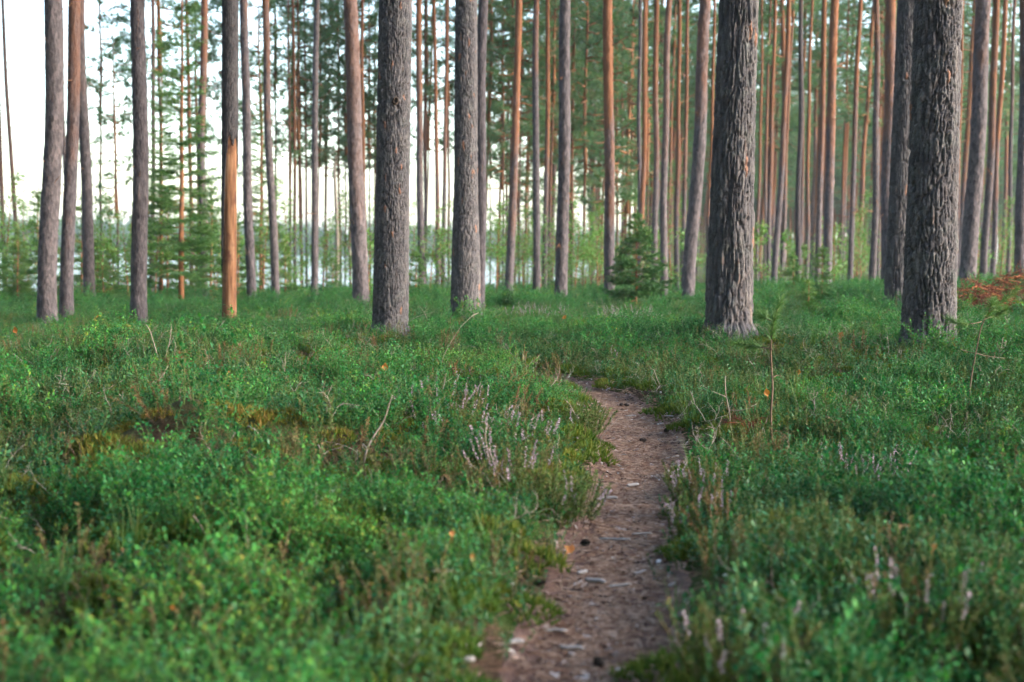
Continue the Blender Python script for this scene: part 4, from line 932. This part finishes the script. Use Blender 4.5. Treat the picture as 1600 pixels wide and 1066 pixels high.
twig('crooked pale twig rising from the shrubs left of the flowering patch', [([(568, 722), (573, 700), (590, 672), (602, 655), (608, 630), (613, 618)], .0052), ([(573, 700), (566, 692), (567, 702)], .0025)], (568, 726), r)
twig('tall thin dry stalk leaning left beside small lilac clump', [([(783, 775), (776, 735), (768, 712), (757, 690), (760, 668)], .0036), ([(776, 735), (788, 750), (800, 768)], .002)], (783, 780), r)
twig('bunch of bleached dead twigs lying at the left', [([(66, 582), (80, 575), (97, 565)], .011), ([(70, 578), (85, 560), (92, 545)], .005), ([(85, 572), (98, 560), (104, 550)], .004), ([(92, 582), (99, 568), (93, 556)], .004), ([(80, 576), (78, 560), (88, 545)], .004)], (80, 590), r)
twig('thin dry twigs sprouting on the dark mound below the knotty blue-grey pine', [([(250, 568), (243, 545), (234, 515), (228, 507)], .004), ([(236, 520), (246, 508)], .003), ([(258, 560), (266, 530), (268, 510)], .003), ([(262, 545), (272, 525)], .002)], (250, 576), r)
twig('small bare curved twig at far left of the shrubs', [([(42, 575), (33, 562), (20, 552)], .005), ([(33, 562), (26, 566)], .003)], (42, 580), r)
twig('grey dead sticks poking up left of the lower foreground', [([(388, 850), (384, 815), (379, 792)], .004), ([(322, 838), (312, 818), (302, 805)], .003)], (388, 856), r)
twig('thin dry stem rising between dark shrubs right of the mossy mound', [([(448, 605), (444, 585), (447, 550)], .003), ([(444, 585), (455, 600), (468, 602)], .002)], (448, 612), r)
twig('long arching dry grass stem between the two thick left-centre pines', [([(680, 590), (698, 545), (720, 510), (740, 492)], .0022), ([(740, 492), (748, 489)], .003)], (680, 594), r)
twig('pale dry stem fork in shrubs right of the scaly knot-hole pine', [([(672, 512), (664, 490), (655, 478)], .003), ([(664, 490), (668, 470)], .002), ([(640, 500), (660, 492), (676, 488)], .003)], (668, 518), r)
twig('bare grey branch caught in shrubs at lower right', [([(1395, 850), (1412, 846), (1432, 842)], .006), ([(1412, 846), (1402, 836), (1400, 830)], .004)], (1410, 862), r)
twig('bleached twig sticking from shrubs at the right picture edge', [([(1580, 742), (1590, 733), (1602, 727)], .006)], (1584, 750), r)
twig('small grey twig on the shrub slope below the thickest nearest pine', [([(1480, 612), (1472, 603), (1466, 594)], .004), ([(1472, 603), (1480, 598)], .002), ([(1330, 635), (1340, 628), (1350, 630)], .004)], (1472, 618), r)
twig('fine dry sticks across the dark gap right of the mossy mound', [([(385, 665), (400, 672), (412, 690)], .004), ([(345, 725), (362, 718), (367, 705)], .005), ([(495, 690), (505, 712), (512, 705), (530, 700)], .003)], (400, 690), r)
# rusty stub
D = D_at(1500, 775); e = plant_empty('broken_stub', 1503, 775, D, 'rusty orange broken stub standing in the shrubs at the right', 'stub'); mb = MB()
Q = px_line([(1506, 785), (1501, 765), (1496, 745), (1493, 727)], D, r, .01, 10); tube(mb, Q, np.array([.010, .010, .0105, .011, .0105, .011, .012, .013, .010, .004]), 8); link('stem', rel(mb, e).mesh('stem', [m_rust]), e)
# dead sprig with rusty needles
def dead_sprig(px, py, label, r, n=5, size=.09):
    p = hit(px, py, .1); e = bpy.data.objects.new('dead_sprig', None); COL.objects.link(e); e.location = (p[0], p[1], p[2]); tag(e, label, 'dead sprig', 'rusty dead sprigs'); st = MB(); nd = MB()
    for k in range(n):
        a = r.uniform(0, 6.28); q = np.linspace(0, 1, 5)[:, None]; Q = q * np.array((math.cos(a), math.sin(a), r.uniform(-.1, .6))) * size * r.uniform(.6, 1.2); Q[0, 2] -= .05
        tube(st, Q, np.linspace(.003, .0015, 5), 4); needled(nd, Q, .2, 10, 6, .04, .0022, r, 0, .9)
    link('stem', st.mesh('stem', [m_rust]), e); link('needles', nd.mesh('needles', [m_deadneedle]), e)
dead_sprig(1168, 662, 'rusty sprig of dead needles left of the thin brown sapling foot', r)
dead_sprig(285, 562, 'rusty dead needle sprig on the dark mound at the left', r, 6, .11)
dead_sprig(783, 605, 'brown dead sprig in the flowering patch left of the bend', r, 5, .07)
# autumn leaves
def autumn_leaf(px, py, D, label, size, r, up_=.8, lift=None):
    p = at(px, py, D) if lift is None else hit(px, py, lift); mb = MB(); n = 18; u_ = np.linspace(0, 1, n)
    wd = np.sin(np.pi * u_ ** .8) * .36 * (1 + .12 * np.sin(u_ * 40)); V = []
    for i in range(n):
        for s in (-1, -.5, 0, .5, 1): V.append((s * wd[i] * size, .10 * size * math.sin(s * 2 + u_[i] * 4), (u_[i] - .1) * size + .05 * size * abs(s)))
    F = []
    for i in range(n - 1):
        for j in range(4): a_ = i * 5 + j; F += [(a_, a_ + 1, a_ + 6), (a_, a_ + 6, a_ + 5)]
    mb.add(V, F, 0, r.random()); o = link('autumn_leaf', mb.mesh('autumn_leaf', [m_orange])); o.location = p; o.rotation_euler = (r.normal(0, .3) - (1 - up_) * 1.4, r.normal(0, .5), r.normal(0, .4)); tag(o, label, 'leaf', 'fallen autumn leaves')
    st = MB(); tube(st, [(0, 0, -.1 * size), (.02 * size, 0, -.35 * size), (0, .02, -.6 * size)], .0012, 4); link('stalk', st.mesh('stalk', [m_rust]), o)
for a_ in ((601, 579, .16, 'orange autumn leaf upright on shrubs below the scaly knot-hole pine', .055), (25, 520, .15, 'orange autumn leaf in the shrubs at far left', .07), (1312, 528, .14, 'orange leaf on shrubs left of the thickest nearest pine', .06), (1248, 585, .14, 'small reddish leaf on the shrubs right of the thin brown sapling', .035), (1352, 594, .14, 'small yellow leaf on the slope below the thickest nearest pine', .03),
           (738, 872, .18, 'yellow-orange leaf among blurred shrubs left of the path', .014), (886, 862, .03, 'orange leaf lying on the left edge of the path', .05), (272, 952, .18, 'pale yellow leaf in the blurred left foreground', .014), (1458, 858, .12, 'orange leaf under the blurred shrubs at lower right', .018), (706, 838, .14, 'tan curled leaf among shrubs left of the path', .02), (1199, 618, .26, 'tan curled leaf clinging to the thin brown sapling', .036), (880, 498, .14, 'orange leaf by the farther lilac heather patch', .06)):
    autumn_leaf(a_[0], a_[1], None, a_[3], a_[4], r, .8 if a_[2] > .05 else .1, a_[2])
# sticks, chips and cones on the path
def stick(px, py, lpx, angdeg, wmm, label, r, mat=m_chip, name='stick'):
    p = hit(px, py); l = 1.25 * lpx * p[1] / F_PX; mb = MB(); q = np.linspace(-.5, .5, 9); rad = wmm / 1000 / 2
    Q = np.stack([q * l, .04 * l * np.sin(q * 7 + r.uniform(0, 6)), .02 * l * np.sin(q * 5)], 1)
    tube(mb, Q, rad * np.array([.55, .9, 1, .95, 1.05, .9, 1, .8, .4]), 7); o = link(name, mb.mesh(name, [mat])); o.location = (p[0], p[1], path_z(p[0], p[1]) + rad * .9 + .013); o.rotation_euler = (0, 0, math.radians(angdeg)); tag(o, label, 'stick', 'sticks and wood chips on the path')
for a_ in ((931, 923, 32, -40, 13, 'short pale grey stick in the middle of the path near the blurred foreground'), (960, 855, 40, -12, 8, 'slender grey stick lying across the path'), (1003, 846, 26, 5, 7, 'straight pale splinter near the right path edge'), (970, 929, 30, 18, 7, 'thin tan splinter right of the short pale stick'),
           (868, 1002, 30, -5, 9, 'pale splinter lying at the left of the blurred path foreground'), (732, 1030, 32, 20, 16, 'pale wood chip at the left edge of the path bottom'), (989, 769, 18, 30, 14, 'cream wood chip at the path centre below the bend'), (937, 790, 18, 0, 8, 'white splinter near the left path edge below the bend'), (956, 790, 15, -10, 14, 'tan wood chip right of the white splinter'),
           (985, 657, 14, 5, 8, 'small white splinter on the path at the bend'), (1046, 658, 10, -20, 10, 'grey chip at the right path edge by the bend'), (893, 1030, 34, -20, 10, 'mauve-grey stick low in the path foreground'), (733, 1052, 14, 0, 14, 'small pale chip at the bottom left corner of the path'), (806, 1022, 20, 10, 14, 'tan bark chip in the left of the path foreground'),
           (910, 909, 16, 35, 12, 'grey chip left of the short pale stick'), (1000, 908, 24, 40, 8, 'tan splinter angled at the right of the path')):
    stick(*a_[:5], a_[5], r)
for px, py, lpx, ad, lab in ((930, 571, 20, 12, 'bleached stick lying at the top of the bend'), (1040, 890, 14, 60, 'dark bark strip by the right path edge')): stick(px, py, lpx, ad, 14, lab, r, m_chip if 'bleached' in lab else m_bark_flake)
def cone_mesh(seed):
    r = rng(seed); mb = MB(); L = .045
    for i in range(60):
        f = i / 60; z = f * L; a_ = i * 2.4; ra = .013 * math.sin(math.pi * (.12 + .82 * f)) + .002; c = np.array((ra * .5 * math.cos(a_), ra * .5 * math.sin(a_), z)); t_ = np.array((ra * 1.25 * math.cos(a_), ra * 1.25 * math.sin(a_), z + .004)); s = np.array((-math.sin(a_), math.cos(a_), 0)) * .0045
        mb.add([c - s * .7, c + s * .7, t_ + s, t_ - s, t_ + np.array((0, 0, .003))], [(0, 1, 2), (0, 2, 3), (3, 2, 4)])
    tube(mb, [(0, 0, 0), (0, 0, L * .5), (0, 0, L)], [.005, .008, .003], 8); return mb.mesh('pine_cone', [m_cone])
CONE = cone_mesh(1)
for px, py, lab in ((816, 922, 'dark pine cone at the left edge of the path beside blurred shrubs'), (907, 862, 'dark pine cone in the path just right of the orange leaf'), (1010, 697, 'small dark pine cone at the path centre below the bend'), (971, 640, 'dark pine cone on the path inside the bend'), (983, 641, 'second dark pine cone on the bend, right of the first'), (832, 930, 'dark pine cone right of the one at the left path edge'), (1045, 680, 'dark pine cone against the right path edge at the bend'), (942, 1058, 'blurred dark pine cone at the bottom of the path')):
    p = hit(px, py); o = link('pine_cone', CONE); o.scale = (.72, .72, .72); o.location = (p[0], p[1], path_z(p[0], p[1]) + .018); o.rotation_euler = (1.45 + r.normal(0, .15), 0, r.uniform(0, 6.28)); tag(o, lab, 'pine cone', 'pine cones on the path')

# ------------------------------------------------------------------ young spruces, understorey
def spruce(seed, H, rad, whorls, per, k=4, L=.035, w=.006, step=.03, sparse=1.0):
    r = rng(seed); st = MB(); nd = MB(); zs = np.linspace(0, H, 8); tube(st, np.stack([.01 * np.sin(zs * 3), 0 * zs, zs], 1), np.linspace(.014 + H * .006, .004, 8), 7)
    P, A = [], []
    def needle_line(a_, b_):
        n = max(2, int(np.linalg.norm(b_ - a_) / step)); q = np.linspace(0, 1, n)[:, None]; P.append(a_ + (b_ - a_) * q); A.append(np.repeat(norm(b_ - a_)[None], n, 0))
    for i in range(whorls):
        f = i / (whorls - 1); z = H * (.06 + .9 * f); base = rad * (1 - f) ** .85 + .05
        for j in range(per + (1 if f < .5 else 0)):
            if r.random() > sparse: continue
            a = r.uniform(0, 6.28); l = base * r.uniform(.6, 1.15); d = np.array((math.cos(a), math.sin(a), 0)); q = np.linspace(0, 1, 6)[:, None]
            B = np.array((0, 0, z + r.normal(0, .012 * H + .01))) + d * l * q + np.array((0, 0, 1)) * l * ((.25 * f - .18 + r.normal(0, .07)) * q + .18 * q ** 2 * (1 + f)); tube(st, B, np.linspace(.006, .002, 6), 4)
            needle_line(B[1], B[3]); needle_line(B[3], B[5])
            s = np.array((-d[1], d[0], 0))
            for m_ in range(max(3, int(l / .07))):
                u_ = r.uniform(.2, .95); c = B[0] + (B[-1] - B[0]) * u_; c[2] = np.interp(u_, q[:, 0], B[:, 2]); sl = l * .42 * (1.1 - u_) + .05
                e_ = c + (d * .7 + s * r.choice((-1, 1)) * .75) * sl + np.array((0, 0, r.normal(-.05, .12) * sl)); needle_line(c, e_)
    needle_line(np.array((0, 0, H * .85)), np.array((0, 0, H * 1.03)))
    P = np.concatenate(P); A = np.concatenate(A); blades(nd, P, A, k, L, w, .75, r, 0, a=np.clip(.45 + .3 * (P[:, 2] / H - .5) + .18 * r.normal(size=len(P)), 0, 1))
    return st, nd
def put_tree(name, meshes, px, py, D, label, cat, group=None, rz=0.0, s=1.0, names=('trunk', 'crown'), lift=.1):
    p = at(px, py, D); e = bpy.data.objects.new(name, None); COL.objects.link(e); e.location = (p[0], p[1], ground_z(p[0], p[1]) - .02); e.rotation_euler = (0, 0, rz); e.scale = (s, s, s); e.empty_display_size = .2; tag(e, label, cat, group)
    for nm, me in zip(names, meshes): link(nm, me, e)
    return e
def pair(st, nd, ma, mbb): return (st.mesh('trunk', [ma]), nd.mesh('crown', [mbb]))
D = 24.5; Hs = (462 - 318) / F_PX * D
put_tree('young_spruce', pair(*spruce(700, Hs * 1.15, .74, 17, 8, 8, .05, .011, .022), m_limb, m_spruce), 993, 466, D, 'small dark green young spruce standing between the orange pines at centre', 'spruce')
D = 30; tall = pair(*spruce(701, 8.6, .95, 44, 6, 9, .075, .010, .04, .7), m_limb, m_needle_young)
put_tree('young_spruce', tall, 283, 462, D, 'tall slender bright green young spruce between the knotty and stripped pines', 'spruce')
put_tree('young_spruce', tall, 252, 462, 37, 'thin green young spruce just right of the knotty blue-grey pine', 'spruce', None, 2.0, .85)
put_tree('young_spruce', tall, 407, 460, 41, 'slender green young spruce behind the orange-topped dark pine', 'spruce', None, 4.0, .8)
def birch(seed, H, n_br, n_leaf, size):
    r = rng(seed); st = MB(); lf = MB(); P = []
    z = np.linspace(0, H, 8); S = np.stack([.06 * H * np.sin(z / H * 2 + r.uniform(0, 6)) * z / H, .06 * H * np.sin(z / H * 3) * z / H, z], 1); tube(st, S, np.linspace(.008 + .006 * H, .003, 8), 6)
    for i in range(n_br):
        f = r.uniform(.12, 1); j = min(6, int(f * 7)); c = S[j] + (S[j + 1] - S[j]) * (f * 7 - j); a = r.uniform(0, 6.28); l = H * .36 * (1.15 - f * .8) * r.uniform(.5, 1.1)
        q = np.linspace(0, 1, 5)[:, None]; B = c + np.array((math.cos(a), math.sin(a), .55)) * l * q; B[1:] += r.normal(0, .05 * l, (4, 3)); tube(st, B, np.linspace(.006, .002, 5), 4)
        m = int(n_leaf / n_br); u_ = r.uniform(.15, 1.05, m); P.append(c + (B[-1] - c) * u_[:, None] + r.normal(0, .13 * l + .02, (m, 3)))
    P = np.concatenate(P); n = len(P); d = r.normal(size=(n, 3)); d[:, 2] -= .4; L = size * r.uniform(.7, 1.3, n)
    leaves(lf, P, d, np.array((0, 0, 1)) + r.normal(0, .6, (n, 3)), L, L * .72, r, 0, np.clip(.5 + .2 * r.normal(size=n), 0, 1)); return st, lf
BIR = [pair(*birch(710 + i, h, b_, nl, .055), m_limb, m_broad) for i, (h, b_, nl) in enumerate(((1.4, 14, 500), (2.2, 20, 900), (3.2, 28, 1300), (1.0, 12, 380)))]
YP = [pair(*spruce(720 + i, h, ra, wh + 3, 5, 8, .07, .010, .03), m_limb, m_needle_young) for i, (h, ra, wh) in enumerate(((1.1, .28, 7), (2.0, .5, 9), (.8, .3, 5)))]
US = [(12, 470, 38, 2, 1.1, 'leafy young birch at the left picture edge by the lake'), (45, 466, 40, 1, 1.2, 'leafy young birch between the two slim far-left pines'), (62, 470, 36, 0, 1.2, 'low birch bush just left of the stout grey far-left pine'), (150, 468, 37, 1, 1.15, 'leafy young birch right of the mauve-grey far-left pine'), (163, 474, 33, 0, 1.1, 'low birch bush in front of the young birch right of the mauve-grey pine'), (178, 466, 42, 2, .9, 'taller young birch at the foot of the very thin young pine'),
      (200, 470, 36, 1, .9, 'leafy young birch close left of the knotty blue-grey pine'), (243, 470, 36, 1, 1.0, 'young birch close right of the knotty blue-grey pine'), (262, 468, 38, 2, .85, 'young birch left of the tall slender young spruce foot'), (305, 470, 36, 1, 1.2, 'young birch right of the tall slender young spruce foot'), (338, 468, 38, 1, 1.05, 'young birch just left of the stripped dead pine'), (376, 470, 36, 0, 1.2, 'low birch bush just right of the stripped dead pine'), (412, 468, 40, 2, .95, 'taller leafy birch round the dark brown orange-topped pine'), (447, 466, 42, 0, 1.3, 'low birch bush at the foot of the close thin pair'), (505, 464, 44, 1, .95, 'young birch right of the right-leaning mauve pine'), (577, 470, 34, 0, 1.2, 'low birch bush in front of the thin orange pine left of the scaly pine'),
      (672, 466, 42, 1, 1.1, 'young birch between the orange-topped slim pine and the thin orange one'), (690, 466, 43, 0, 1.4, 'low birch bush left of the thick smooth-tapering pine'), (776, 466, 42, 1, 1.2, 'young birch right of the two touching pines'), (790, 464, 46, 2, .9, 'taller young birch behind the red-orange leaning pine'), (818, 464, 44, 2, .85, 'young birch between the red-orange leaning pine and the mauve-brown one'), (845, 464, 44, 1, 1.2, 'young birch at the foot of the slim orange pine near centre'), (862, 462, 47, 2, .9, 'taller young birch just left of the straight blue-mauve pine'), (898, 464, 44, 1, 1.25, 'young birch right of the straight blue-mauve pine'), (914, 462, 48, 2, .85, 'taller young birch in the gap before the smooth orange pine'), (934, 464, 42, 1, 1.1, 'young birch close left of the smooth orange pine'),
      (1018, 460, 44, 0, 1.4, 'low birch bush at the foot of the rusty dark-ringed pine'), (1068, 458, 42, 0, 1.3, 'low birch bush left of the deep-furrowed pine'), (1190, 450, 46, 0, 1.5, 'low birch bush right of the deep-furrowed pine'), (1335, 444, 52, 2, .9, 'bright young birch in the right stand between slim leaning pines'), (1345, 446, 50, 1, 1.1, 'second bright young birch in the right stand, lower one'), (1432, 446, 46, 1, .9, 'young birch behind the thickest nearest pine'), (1563, 438, 46, 2, .9, 'young birch right of the slim vivid orange pine'), (1528, 446, 40, 0, 1.1, 'low birch bush behind the stout mauve leaning pine'), (1225, 446, 50, 0, 1.4, 'low birch bush behind the slim leaning orange pines'), (1302, 444, 48, 0, 1.5, 'low birch bush right of the half-orange half-mauve pine')]
rb = rng(55)
for lo, hi_, n, lab, Da, Db in ((-30, 120, 8, 'leafy birch shrub in the green band behind the far-left pines', 40, 52), (120, 350, 12, 'leafy birch shrub in the green band behind the knotty blue-grey pine', 40, 54), (350, 600, 12, 'leafy birch shrub along the shore between stripped and scaly pines', 42, 54), (600, 780, 10, 'leafy birch shrub along the shore behind the thick left-centre pines', 44, 60), (780, 960, 16, 'leafy birch shrub in the green thicket left of the young spruce', 44, 66), (960, 1110, 10, 'leafy birch shrub deep behind the young spruce', 50, 75), (1110, 1420, 20, 'leafy birch shrub deep under the right stand of slim pines', 50, 95), (1470, 1640, 9, 'leafy birch shrub deep behind the rusty brush', 45, 80)):
    for k in range(n): px = lo + (hi_ - lo) * (k + rb.uniform(.1, .9)) / n; v_ = int(rb.integers(0, 3)); US.append((px, 455, rb.uniform(Da, Db), v_, rb.uniform(.8, 1.3), between(px, ('low far-back birch bush', 'mid-high far-back birch', 'tall far-back birch')[v_])))
for px, py, D, v, s, lab in US: put_tree('young_birch', BIR[v], px, py, D, lab, 'birch', 'young birches of the understorey', rb.uniform(0, 6.28), s)
SP = [(28, 478, 33, 1, .9, 'young dark pine at the far left below the slim leaning pines'), (1262, 492, 17.5, 2, .65, 'feathery young pine between the deep-furrowed and thickest pines'), (1283, 474, 24, 0, .85, 'blurred young pine in front of the half-orange half-mauve pine'), (1238, 462, 30, 2, 1.2, 'small young pine behind the feathery one, near the chocolate-brown pine'), (742, 478, 30, 2, 1, 'small young pine hidden by the two touching pines'), (600, 480, 27, 0, .7, 'small young pine left behind the scaly knot-hole pine')]
for k in range(14):
    px = (-10, 22, 60, 128, 152, 172, 205, 262, 330, 372, 446, 520, 650, 880)[k]; SP.append((px, 470, rb.uniform(32, 43), int(rb.integers(0, 2)), rb.uniform(.85, 1.35), between(px, 'small feathery pine sapling')))
for px, py, D, v, s, lab in SP: put_tree('young_pine', YP[v], px, py, D, lab, 'young pine', 'young pines of the understorey', rb.uniform(0, 6.28), s)
# rusty dead brush
def brush(px0, px1, py, D, hpx, label, seed):
    r = rng(seed); p0 = at(px0, py, D); p1 = at(px1, py, D); z = ground_z((p0[0] + p1[0]) / 2, D); W = p1[0] - p0[0]; H = hpx / F_PX * D; e = bpy.data.objects.new('brush_pile', None); COL.objects.link(e); e.location = ((p0[0] + p1[0]) / 2, D, z); tag(e, label, 'brush pile'); st = MB(); nd = MB()
    for k in range(64):
        c = np.array((r.uniform(-.5, .5) * W, r.uniform(-.35, .35), r.uniform(.05, .8) * H)); c[2] *= 1 - (2 * c[0] / W) ** 2 * .6; a = r.uniform(0, 6.28); d = norm(np.array((math.cos(a), math.sin(a), r.uniform(-.15, .5)))) * r.uniform(.2, .42); Q = c + d * np.linspace(-.5, .5, 6)[:, None] + r.normal(0, .012, (6, 3)); tube(st, Q, np.linspace(.007, .003, 6), 4)
        for m_ in range(4):
            s0 = Q[r.integers(1, 5)]; e_ = s0 + norm(d + r.normal(size=3) * .25) * r.uniform(.08, .2); n = 8; PP = s0 + (e_ - s0) * np.linspace(0, 1, n)[:, None]; blades(nd, PP, np.repeat(norm(e_ - s0)[None], n, 0), 6, .035, .006, .7, r, 0)
    link('branches', st.mesh('branches', [m_rust]), e); link('dead_needles', nd.mesh('dead_needles', [m_deadneedle]), e)
brush(1490, 1566, 474, 17.5, 66, 'low rusty brown pile of dead conifer brush right of the thickest pine', 801)
brush(1548, 1640, 466, 18.5, 92, 'taller rusty dead conifer brush at the right picture edge', 802)
brush(1500, 1540, 478, 17.5, 30, 'small rusty heap of dead brush before the low brown pile', 803)

# ------------------------------------------------------------------ far wood
V_far = bpy.data.collections.new('far_conifer')
for i in range(4):
    st, nd = spruce(740 + i, 12 if i < 2 else 14, 2.6 if i % 2 else 2.0, 14, 6, 3, .5, .28, .45); st.merge(nd, 1); V_far.objects.link(bpy.data.objects.new('far_conifer_%d' % i, st.mesh('far_conifer', [m_limb, m_spruce])))
r = rng(90); n = 2600; th = np.radians(r.uniform(-27, 16, n)); D = 655 + 260 * r.random(n) ** 1.6; P = np.stack([np.sin(th) * D, np.cos(th) * D], 1); P = make(P)
scatter('far_shore_forest', V_far, 4, P, r.uniform(.75, 1.15, n), r.random(n), 'hazy blue-green forest along the far lake shore', 91, .03)
V_wood = bpy.data.collections.new('deep_pine')
for i in range(3):
    a_ = bpy.data.objects.new('deep_pine_%d' % i, None); mbx = MB(); zz = np.linspace(0, 17, 8); tube(mbx, np.stack([.1 * np.sin(zz * .4), 0 * zz, zz], 1), np.linspace(.13, .03, 8), 6, 0)
    rr_ = rng(95 + i); Pq = []; 
    for k in range(420): f = rr_.random(); ra = 2.0 * math.sin(math.pi * (.2 + .78 * f)) * math.sqrt(rr_.random()); aa = rr_.uniform(0, 6.28); Pq.append((ra * math.cos(aa), ra * math.sin(aa), 7 + 11 * f))
    blades(mbx, np.array(Pq), np.array(Pq) * np.array((1, 1, 0)) + np.array((0, 0, 1.)), 9, .55, .10, .8, rr_, 1); V_wood.objects.link(bpy.data.objects.new('deep_pine_m%d' % i, mbx.mesh('deep_pine', [m_limb, m_needle])))
n = 620; px = np.where(r.random(n) < .72, r.uniform(1120, 1760, n), r.uniform(930, 1120, n)); D = 150 + 170 * r.random(n); P = np.stack([(px - 800) / F_PX * D, D], 1); P = P[D < shore(P[:, 0], P[:, 1]) - 6]
scatter('deep_forest', V_wood, 3, make(P), r.uniform(.85, 1.15, len(P)), r.random(len(P)), 'dim mass of pines closing the view deep in the right wood', 97, .02)

n = 900; th = r.uniform(-180, 180, n); D = 5 + 45 * np.sqrt(r.random(n)); x = np.sin(np.radians(th)) * D; y = np.cos(np.radians(th)) * D  # unseen pines added beside and behind the viewpoint to cut skylight on the stand
glade = (th > 30) & (th < 140) & (D > 8)  # opening kept in the added pines so the low sun gets in
m_ = ((np.abs(th) > 30) | (y < -3)) & (~glade | (r.random(n) < .06)) & (np.abs(x) > .36 * y * 1.12 + 2.4) & (r.random(n) < .42)
P = np.stack([x[m_], y[m_]], 1)
scatter('added_shade_pines', V_wood, 3, make(P), r.uniform(.9, 1.2, len(P)), r.random(len(P)), 'unseen pines added round the viewpoint as shade, left open to the low sun', 98, .02)

# things that share a label are told apart by their order
byl = {}
for o in COL.objects:
    if o.get('category'): byl.setdefault(o['label'], []).append(o)
ORD = ('first', 'second', 'third', 'fourth', 'fifth', 'sixth', 'seventh', 'eighth', 'ninth', 'tenth', 'eleventh', 'twelfth', 'thirteenth', 'fourteenth', 'fifteenth', 'sixteenth')
for lab, obs in byl.items():
    if len(obs) > 1:
        obs.sort(key=lambda o: o.location.x / max(o.location.y, .1))
        for k, o in enumerate(obs): o['label'] = '%s, %s from left' % (lab, ORD[min(k, 15)])

# haze over the lake and through the wood
t = NT('haze_air'); pv = t.n('VolumePrincipled'); pv.inputs['Color'].default_value = (.86, .92, 1, 1); pv.inputs['Density'].default_value = .0003; pv.inputs['Anisotropy'].default_value = .2
t.t.links.new(pv.outputs[0], t.out.inputs['Volume'])
mb = MB(); x0, x1, y0, y1, z0, z1 = -4300, 4300, -4300, 4300, -4, 45
c8 = [(x, y, z) for z in (z0, z1) for y in (y0, y1) for x in (x0, x1)]
mb.add(c8, [(0, 2, 3), (0, 3, 1), (4, 5, 7), (4, 7, 6), (0, 1, 5), (0, 5, 4), (2, 6, 7), (2, 7, 3), (0, 4, 6), (0, 6, 2), (1, 3, 7), (1, 7, 5)])
o = link('haze', mb.mesh('haze', [t.m], False)); tag(o, 'thin evening haze filling the air over lake and wood', kind='stuff')
